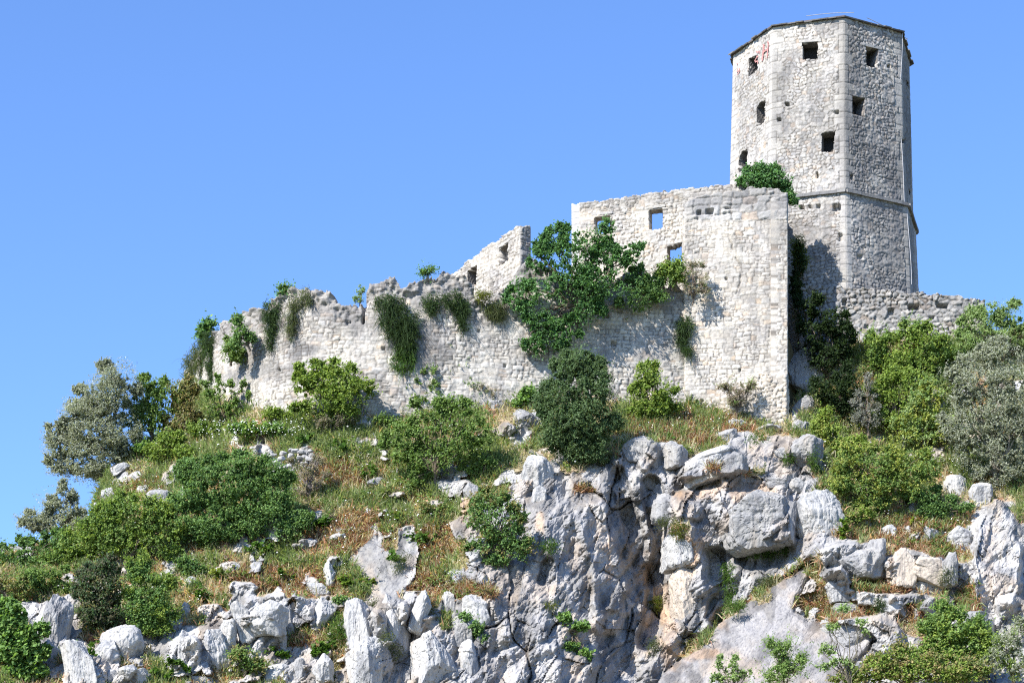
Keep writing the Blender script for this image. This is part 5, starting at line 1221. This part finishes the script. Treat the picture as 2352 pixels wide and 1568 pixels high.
TRAIL = [
 ('low tuft in the seam along the upper edge of the slab', [(1655, 1425, 20, 10), (1690, 1398, 18, 10)], 420, .34, 'g'),
 ('dry yellow tuft at the lower end of the slab seam', [(1585, 1490, 16, 12)], 300, .32, 'y'),
 ('olive tuft where the slab seam meets the massive block', [(1765, 1340, 24, 10)], 320, .32, 'm'),
 ('dense dark trailing plant, the largest draped on the terrace wall', [(895, 705, 30, 22), (915, 740, 44, 30), (925, 775, 32, 30), (930, 800, 18, 24)], 2600, .55, 'd'),
 ('green tuft continuing below the largest trailing plant', [(928, 835, 26, 24), (935, 812, 20, 16)], 700, .4, 'g'),
 ('tall trailing plant on the left end of the wall top', [(626, 720, 20, 22), (625, 750, 17, 26), (622, 785, 11, 22)], 1200, .45, 'd'),
 ('thin trailing plant right of the tall trailing plant', [(680, 705, 16, 16), (672, 730, 13, 22), (670, 760, 9, 22)], 600, .42, 'm'),
 ('grey-green trailing plant at the wall left corner', [(485, 790, 20, 22), (487, 825, 18, 28), (490, 858, 11, 22)], 1700, .5, 'd'),
 ('soft trailing clump on the leftmost end of the wall', [(450, 830, 24, 22), (440, 855, 18, 16), (466, 808, 20, 22), (465, 845, 18, 18)], 1700, .45, 'm'),
 ('dark trailing clump in the upper wall, left of the gable', [(1040, 695, 22, 18), (1058, 715, 18, 20), (1062, 745, 8, 18)], 1000, .42, 'd'),
 ('small dark trailing tuft between two larger wall clumps', [(990, 700, 16, 16), (992, 715, 12, 10)], 500, .36, 'd'),
 ('olive-brown trailing tuft left of the terrace tree', [(1135, 712, 22, 16), (1140, 728, 18, 12)], 650, .38, 'm'),
 ('yellowish tuft under the gable wall', [(1110, 685, 18, 10)], 300, .3, 'y'),
 ('trailing plant on the joint of bastion and terrace wall', [(1575, 755, 18, 18), (1570, 785, 15, 22), (1578, 812, 8, 12)], 900, .42, 'd'),
 ('small tuft on the merlon beside the wall notch', [(700, 680, 10, 12), (708, 695, 8, 10)], 220, .3, 'm'),
 ('sunlit grassy tuft high in the shaded gully', [(1832, 570, 18, 20), (1842, 600, 14, 14)], 420, .4, 'y'),
 ('feathery green plant hanging on the massive cliff block', [(1770, 1270, 36, 16), (1800, 1240, 14, 30), (1740, 1275, 22, 10)], 900, .42, 'g'),
 ('long green plant hanging in the right cliff cleft', [(1672, 1320, 13, 20), (1675, 1360, 13, 30), (1680, 1395, 12, 20)], 800, .42, 'g'),
 ('round yellow-green tuft at the cliff base seam', [(1512, 1392, 17, 15)], 480, .32, 'y'),
 ('green tuft on top of the knobbly pale rock', [(1560, 1222, 14, 18)], 360, .32, 'y'),
 ('grey-green tuft above the knobbly pale rock', [(1540, 1205, 30, 12)], 420, .3, 'm'),
 ('olive tuft low in the seam beside the smooth slab', [(1505, 1490, 16, 14)], 360, .3, 'm'),
 ('bright tuft on the left cliff wall under the knob', [(1265, 1258, 18, 12)], 360, .3, 'g'),
 ('dark grass cushion among the fluted columns', [(985, 1402, 14, 14)], 320, .28, 'm'),
 ('dark green cushion at the foot of the wide fluted column', [(905, 1500, 16, 22), (890, 1470, 14, 12)], 480, .3, 'm'),
 ('tall weedy tuft left of the fluted columns', [(775, 1470, 26, 28), (790, 1440, 18, 22)], 700, .36, 'g'),
 ('olive cushion on the upper edge of the fluted columns', [(835, 1390, 34, 12)], 520, .28, 'm'),
 ('grassy cushion beside the broad smooth slab', [(915, 1305, 14, 14), (925, 1285, 14, 10)], 380, .28, 'm'),
 ('round cushion plant on the pale cliff shoulder', [(1265, 1395, 14, 9)], 240, .24, 'y'),
 ('green strip of tuft right of the bluish cliff rock', [(1868, 1060, 10, 26), (1880, 1085, 10, 16)], 360, .3, 'g'),
 ('drooping green tuft under the streaked grey boulder', [(1810, 1060, 12, 14), (1740, 1010, 22, 12)], 420, .3, 'g'),
 ('dark grass tuft among rocks above the smooth slab', [(2026, 1395, 16, 16)], 360, .3, 'd'),
 ('green tuft by the sloping white ledge', [(2176, 1330, 16, 18)], 340, .3, 'm'),
 ('short yellow tuft at the top of the smooth slab', [(1868, 1290, 10, 16)], 260, .28, 'y'),
]
TC = dict(d=[(.06, .10, .04), (.08, .125, .05), (.045, .075, .032)], m=[(.11, .14, .06), (.14, .155, .075), (.085, .11, .05)], g=[(.09, .17, .04), (.12, .20, .05), (.07, .13, .03)], y=[(.13, .16, .025), (.10, .135, .025), (.17, .17, .04)])
for i, (lab, ells, n, ln, c) in enumerate(TRAIL):
    rng = np.random.default_rng(900 + i)
    x0, y0 = ells[0][:2]
    if y0 < 900:
        dep = lambda x: (float(W2Y(x)) - .15 if x < 1572 else 120.7) if x < 1800 else 122.3
    else:
        dep = lambda x: ground_depth(x, y0) - .25
    pts = []
    for (x, y, rx, ry) in ells:
        q = int(60 * rx * ry / 400) + 12
        a = rng.uniform(0, 2 * np.pi, q); r = np.sqrt(rng.random(q))
        pts.append(P(x + 1.1 * rx * r * np.cos(a), y + 1.08 * ry * r * np.sin(a) - 5, dep(x) - .25 * (1 - r)))
    pts = np.concatenate(pts); mb = MB()
    strands(mb, pts, int(n * (1.35 if y0 < 900 else 1.2)), ln, rng, TC[c], width=.016 if c != 'g' else .02, spread=.11, outward=(0, -.5, .35) if y0 < 900 else (0, -.5, .8), gravity=.8 if y0 < 900 else .7)
    if y0 < 900:
        lv = leaf_cloud(pts, int(n * 1.1), .14, .10, [np.array(q_) * 1.35 for q_ in TC[c]], 2.0, rng, up=.3); mb.add(lv[0], lv[1], None, lv[2])
    o = pts.mean(0)
    tag(obj('trailing_plant' if y0 < 900 else 'grass_tuft', mb.mesh('trailing_plant', M_GRASS, True, origin=o), None, o), lab, 'trailing plant' if y0 < 900 else 'tuft')

# ---------------------------------------------------------------- broad-leaved weeds, each a clump of leaves
WEEDS = [(812, 1340, 30, 16, 'broad-leaved weed with bright leaves above the fluted columns'), (1930, 1222, 14, 22, 'yellow-green weed beside the squarish pale boulder'), (2108, 1200, 16, 12, 'yellow-leaved weed in the rusty grass on the right'), (790, 1030, 22, 14, 'dark broad-leaved weed below the wall shrub'), (905, 1190, 20, 12, 'pale leafy weed in the mid slope grass'), (735, 1200, 24, 12, 'green leafy weed left of mid slope'),
         (655, 1330, 26, 14, 'leafy weed above the fluted white outcrop'), (745, 1490, 24, 18, 'leafy weed between bottom rocks'), (640, 1500, 20, 12, 'small leafy weed near the bottom outcrops'), (390, 1535, 40, 16, 'spreading leafy weed at the lower left bottom'), (905, 1280, 10, 10, 'tiny weed rooted in the broad smooth slab of mid slope'), (510, 1325, 22, 12, 'yellowish weed in grass below the thicket'), (965, 1235, 16, 16, 'leafy weed at the right lobe of the slab'), (1545, 1010, 20, 8, 'low leafy weed on the dry grass shelf'), (2090, 1150, 20, 14, 'pale leafy weed under the flowering thicket'), (700, 1010, 26, 12, 'glossy leafy weed below the wall, left of the dry bush'), (205, 1500, 16, 20, 'leafy weed at the foot of the jagged outcrop'), (850, 1090, 16, 14, 'green weed left of the broad twiggy shrub'), (600, 1255, 24, 10, 'weed with white specks under the thicket'), (480, 1370, 28, 14, 'green weed patch right of the rounded shrub')]
for i, (x, y, rx, ry, lab) in enumerate(WEEDS):
    rng = np.random.default_rng(1300 + i)
    Y = ground_depth(x, y) - .2; m_ = Y / F
    c = P(x, y, Y) + rng.normal(size=(9, 3)) * np.array([rx * m_ * .55, .2, ry * m_ * .5])
    V, Q, C = leaf_cloud(c, int(rx * ry * .9) + 40, .16, .22, [(.13, .20, .025), (.10, .17, .02), (.19, .23, .03)] if 'yellow' in lab or 'pale' in lab or 'bright' in lab else [(.07, .14, .02), (.09, .17, .025)], 1.15, rng, up=.9)
    o = P(x, y + ry, Y)
    tag(obj('leafy_weed', make_mesh('leafy_weed', V - o, Q, None, C, M_LEAF, False), None, o), lab, 'weed')

# ---------------------------------------------------------------- grass and wildflowers over the open ground
rng = np.random.default_rng(77)
gi = np.nonzero((gx > -325) & (gx < 2675))[0]
rkv = HC[..., 3]
sel = np.zeros(rkv.shape, bool); sel[gi] = True
sel &= rkv < .35
cand = np.argwhere(sel)
GXp, GYp = PX, PY
def wander(x, y, s, seed): return fbm(x / s, y / (s * .8), x * 0, 4, seed)
def blades(n, idx, L, W, cols, seed, lean=.55, up=.75):
    rng = np.random.default_rng(seed)
    ij = idx[rng.integers(0, len(idx), n)]
    # grow in tufts
    p = core[ij[:, 0], ij[:, 1]] + rng.normal(size=(n, 3)) * np.array([.05, .06, .03])
    nn = GN[ij[:, 0], ij[:, 1]]
    d = norm(nn * .35 + np.array([0, 0, up]) + rng.normal(size=(n, 3)) * lean)
    ln = L * rng.uniform(.45, 1.3, n)[:, None]
    sd = norm(np.cross(d, rng.normal(size=(n, 3)))) * W
    tip = p + d * ln + np.array([0, 0, -1]) * ln * rng.uniform(0, .35, n)[:, None] + rng.normal(size=(n, 3)) * .04
    mid = p + d * ln * .55
    V = np.stack([p - sd, p + sd, mid + sd * .8, mid - sd * .8, tip], 1)
    b = (np.arange(n) * 5)[:, None]
    Q = b + np.array([[0, 1, 2, 3]]); T = b + np.array([[3, 2, 4]])
    cols = np.asarray(cols)
    C = cols[rng.integers(0, len(cols), n)] * rng.uniform(.7, 1.3, n)[:, None]
    return V.reshape(-1, 3), Q, T, np.repeat(C, 5, 0)
cx, cyy = PX[cand[:, 0], cand[:, 1]], PY[cand[:, 0], cand[:, 1]]
g1n = wander(cx, cyy, 60, 401) + .35 * vnoise(cx / 12, cyy / 9, cx * 0, 402)
low = sstep(1000, 1250, cyy) + .4 * sstep(1820, 1900, cx) + .8 * ((cx > 1400) & (cx < 1820) & (cyy < 1100))
green = g1n - .35 * low + .30 * (cyy < 1060) * (cx < 1150) + .02
rust = wander(cx, cyy, 45, 403) + .45 * low - .30 + .4 * sstep(1880, 1950, cx) * sstep(1180, 1220, cyy)
gi_green = cand[green > .05]; gi_straw = cand[(green < .25)]; gi_rust = cand[rust > .05]
RUST = [(1500, 985, 100, 30), (1600, 990, 80, 30), (1660, 980, 70, 20), (2060, 1215, 150, 26), (2030, 1345, 120, 28), (1930, 1400, 95, 30), (2110, 1400, 45, 40), (2240, 1380, 50, 45), (960, 1310, 60, 60), (800, 1230, 100, 40), (680, 1340, 110, 30), (1100, 1370, 60, 45), (880, 1200, 60, 22), (1340, 1120, 40, 18), (640, 1480, 70, 30), (600, 1320, 80, 24), (230, 1440, 40, 40), (1000, 1240, 40, 50), (770, 1090, 60, 36), (350, 1120, 40, 20), (2150, 1260, 80, 20), (1640, 1080, 40, 14)]
rz = np.zeros(len(cand), bool)
for (x_, y_, rx_, ry_) in RUST: rz |= ((cx - x_) / rx_) ** 2 + ((cyy - y_) / ry_) ** 2 + .9 * vnoise(cx / 14, cyy / 10, cx * 0, 406) < 1
gi_rz = cand[rz]
mb = MB()
V, Q, T, C = blades(108000, gi_green, .58, .028, [(0.240, 0.309, 0.122), (0.190, 0.249, 0.101), (0.318, 0.353, 0.177)], 11); mb.add(V, Q, T, C)
V, Q, T, C = blades(26000, cand, .42, .028, [(0.239, 0.290, 0.120), (0.336, 0.334, 0.176)], 12); mb.add(V, Q, T, C)
tag(obj('green_grass', mb.mesh('green_grass', M_GRASS, False)), 'green grass and herbs growing on the open slope', 'grass', kind='stuff')
mb = MB()
V, Q, T, C = blades(80000, gi_straw, .52, .026, [(0.563, 0.475, 0.320), (0.448, 0.368, 0.245), (0.617, 0.576, 0.400), (0.386, 0.360, 0.210)], 13); mb.add(V, Q, T, C)
V, Q, T, C = blades(42000, gi_rust, .46, .028, [(0.638, 0.343, 0.231), (0.511, 0.270, 0.186), (0.704, 0.453, 0.315)], 14, lean=.7, up=.2); mb.add(V, Q, T, C)
V, Q, T, C = blades(26000, gi_rz, .46, .028, [(.36, .19, .115), (.30, .155, .10), (.42, .27, .18), (.25, .15, .09)], 15, lean=.75, up=.25); mb.add(V, Q, T, C)
tag(obj('dry_grass', mb.mesh('dry_grass', M_GRASS, False)), 'dry straw and rust coloured grass on ledges and slope', 'grass', kind='stuff')
# herbs: small leaf patches
mb = MB(); hidx = cand[(wander(cx, cyy, 38, 404) > .22) & (cyy < 1560)]
pick = hidx[rng.integers(0, len(hidx), 1300)]
V, Q, C = leaf_cloud(core[pick[:, 0], pick[:, 1]] + np.array([0, -.1, .12]), 42000, .17, .11, [(.10, .17, .025), (.075, .13, .02), (.16, .20, .04)], 1.3, rng, up=.8)
mb.add(V, Q, None, C)
tag(obj('herbs', mb.mesh('herbs', M_LEAF, False)), 'small leafy herbs scattered through the grass', 'herbs', kind='stuff')
# undergrowth: knee-high tangle that joins the shrubs
mb = MB()
uw = wander(cx, cyy, 44, 407) + .35 * (cx < 700) * (cyy < 1330) + .2 * (cx < 1200) - .35 * sstep(1330, 1420, cyy) - .3 * rz
uidx = cand[uw > .12]
for q, (sty, nc, nl) in enumerate((('mid', 520, 17000), ('deep', 420, 15000), ('rusty', 240, 6500), ('bright', 200, 5500), ('dead', 260, 5200))):
    pick = uidx[rng.integers(0, len(uidx), nc)]
    V, Q, C = leaf_cloud(core[pick[:, 0], pick[:, 1]] + np.array([0, -.12, .16]), nl, .22, .11, STY[sty][0], 1.7, rng, up=.5)
    mb.add(V, Q, None, C)
tag(obj('undergrowth', mb.mesh('undergrowth', M_LEAF, False)), 'low tangled undergrowth between the shrubs', 'undergrowth', kind='stuff')
# white umbels
fl = wander(cx, cyy, 50, 405) + .25 * ((cx < 1250) & (cyy < 1330)) + .15 * (cx > 1880) * (cyy < 1160) - .5 * (cyy > 1420)
fidx = cand[fl > .32]
n = 1500
pick = fidx[rng.integers(0, len(fidx), n)]
p = core[pick[:, 0], pick[:, 1]] + np.array([0, -.15, .38]) + rng.normal(size=(n, 3)) * np.array([.06, .06, .13])
thick = P(rng.uniform(1900, 2150, 90), rng.uniform(1040, 1160, 90), 114.6)
edge_ = P(rng.uniform(455, 700, 130), 990 - rng.uniform(-8, 30, 130), 117.3)
p = np.concatenate([p, edge_])
n = len(p)
a = np.arange(6) * np.pi / 3
r = rng.uniform(.022, .05, n)
ringv = np.stack([np.cos(a), np.sin(a), a * 0], -1)
tn = norm(rng.normal(0, .35, (n, 3)) + np.array([-.2, -.35, 1.0])); e1 = norm(np.cross(tn, np.array([0, 1.0, .2]))); e2 = np.cross(tn, e1)
V = p[:, None] + r[:, None, None] * (ringv[None, :, :1] * e1[:, None] + ringv[None, :, 1:2] * e2[:, None])
V = np.concatenate([V, (p + tn * .02)[:, None]], 1)
b = (np.arange(n) * 7)[:, None]
T = np.concatenate([b + np.array([[k, (k + 1) % 6, 6]]) for k in range(6)])
mb = MB(); mb.add(V.reshape(-1, 3), None, T)
tag(obj('white_wildflowers', mb.mesh('white_wildflowers', M_PETAL, False)), 'white flower heads scattered over the grassy slope', 'flowers', kind='stuff')
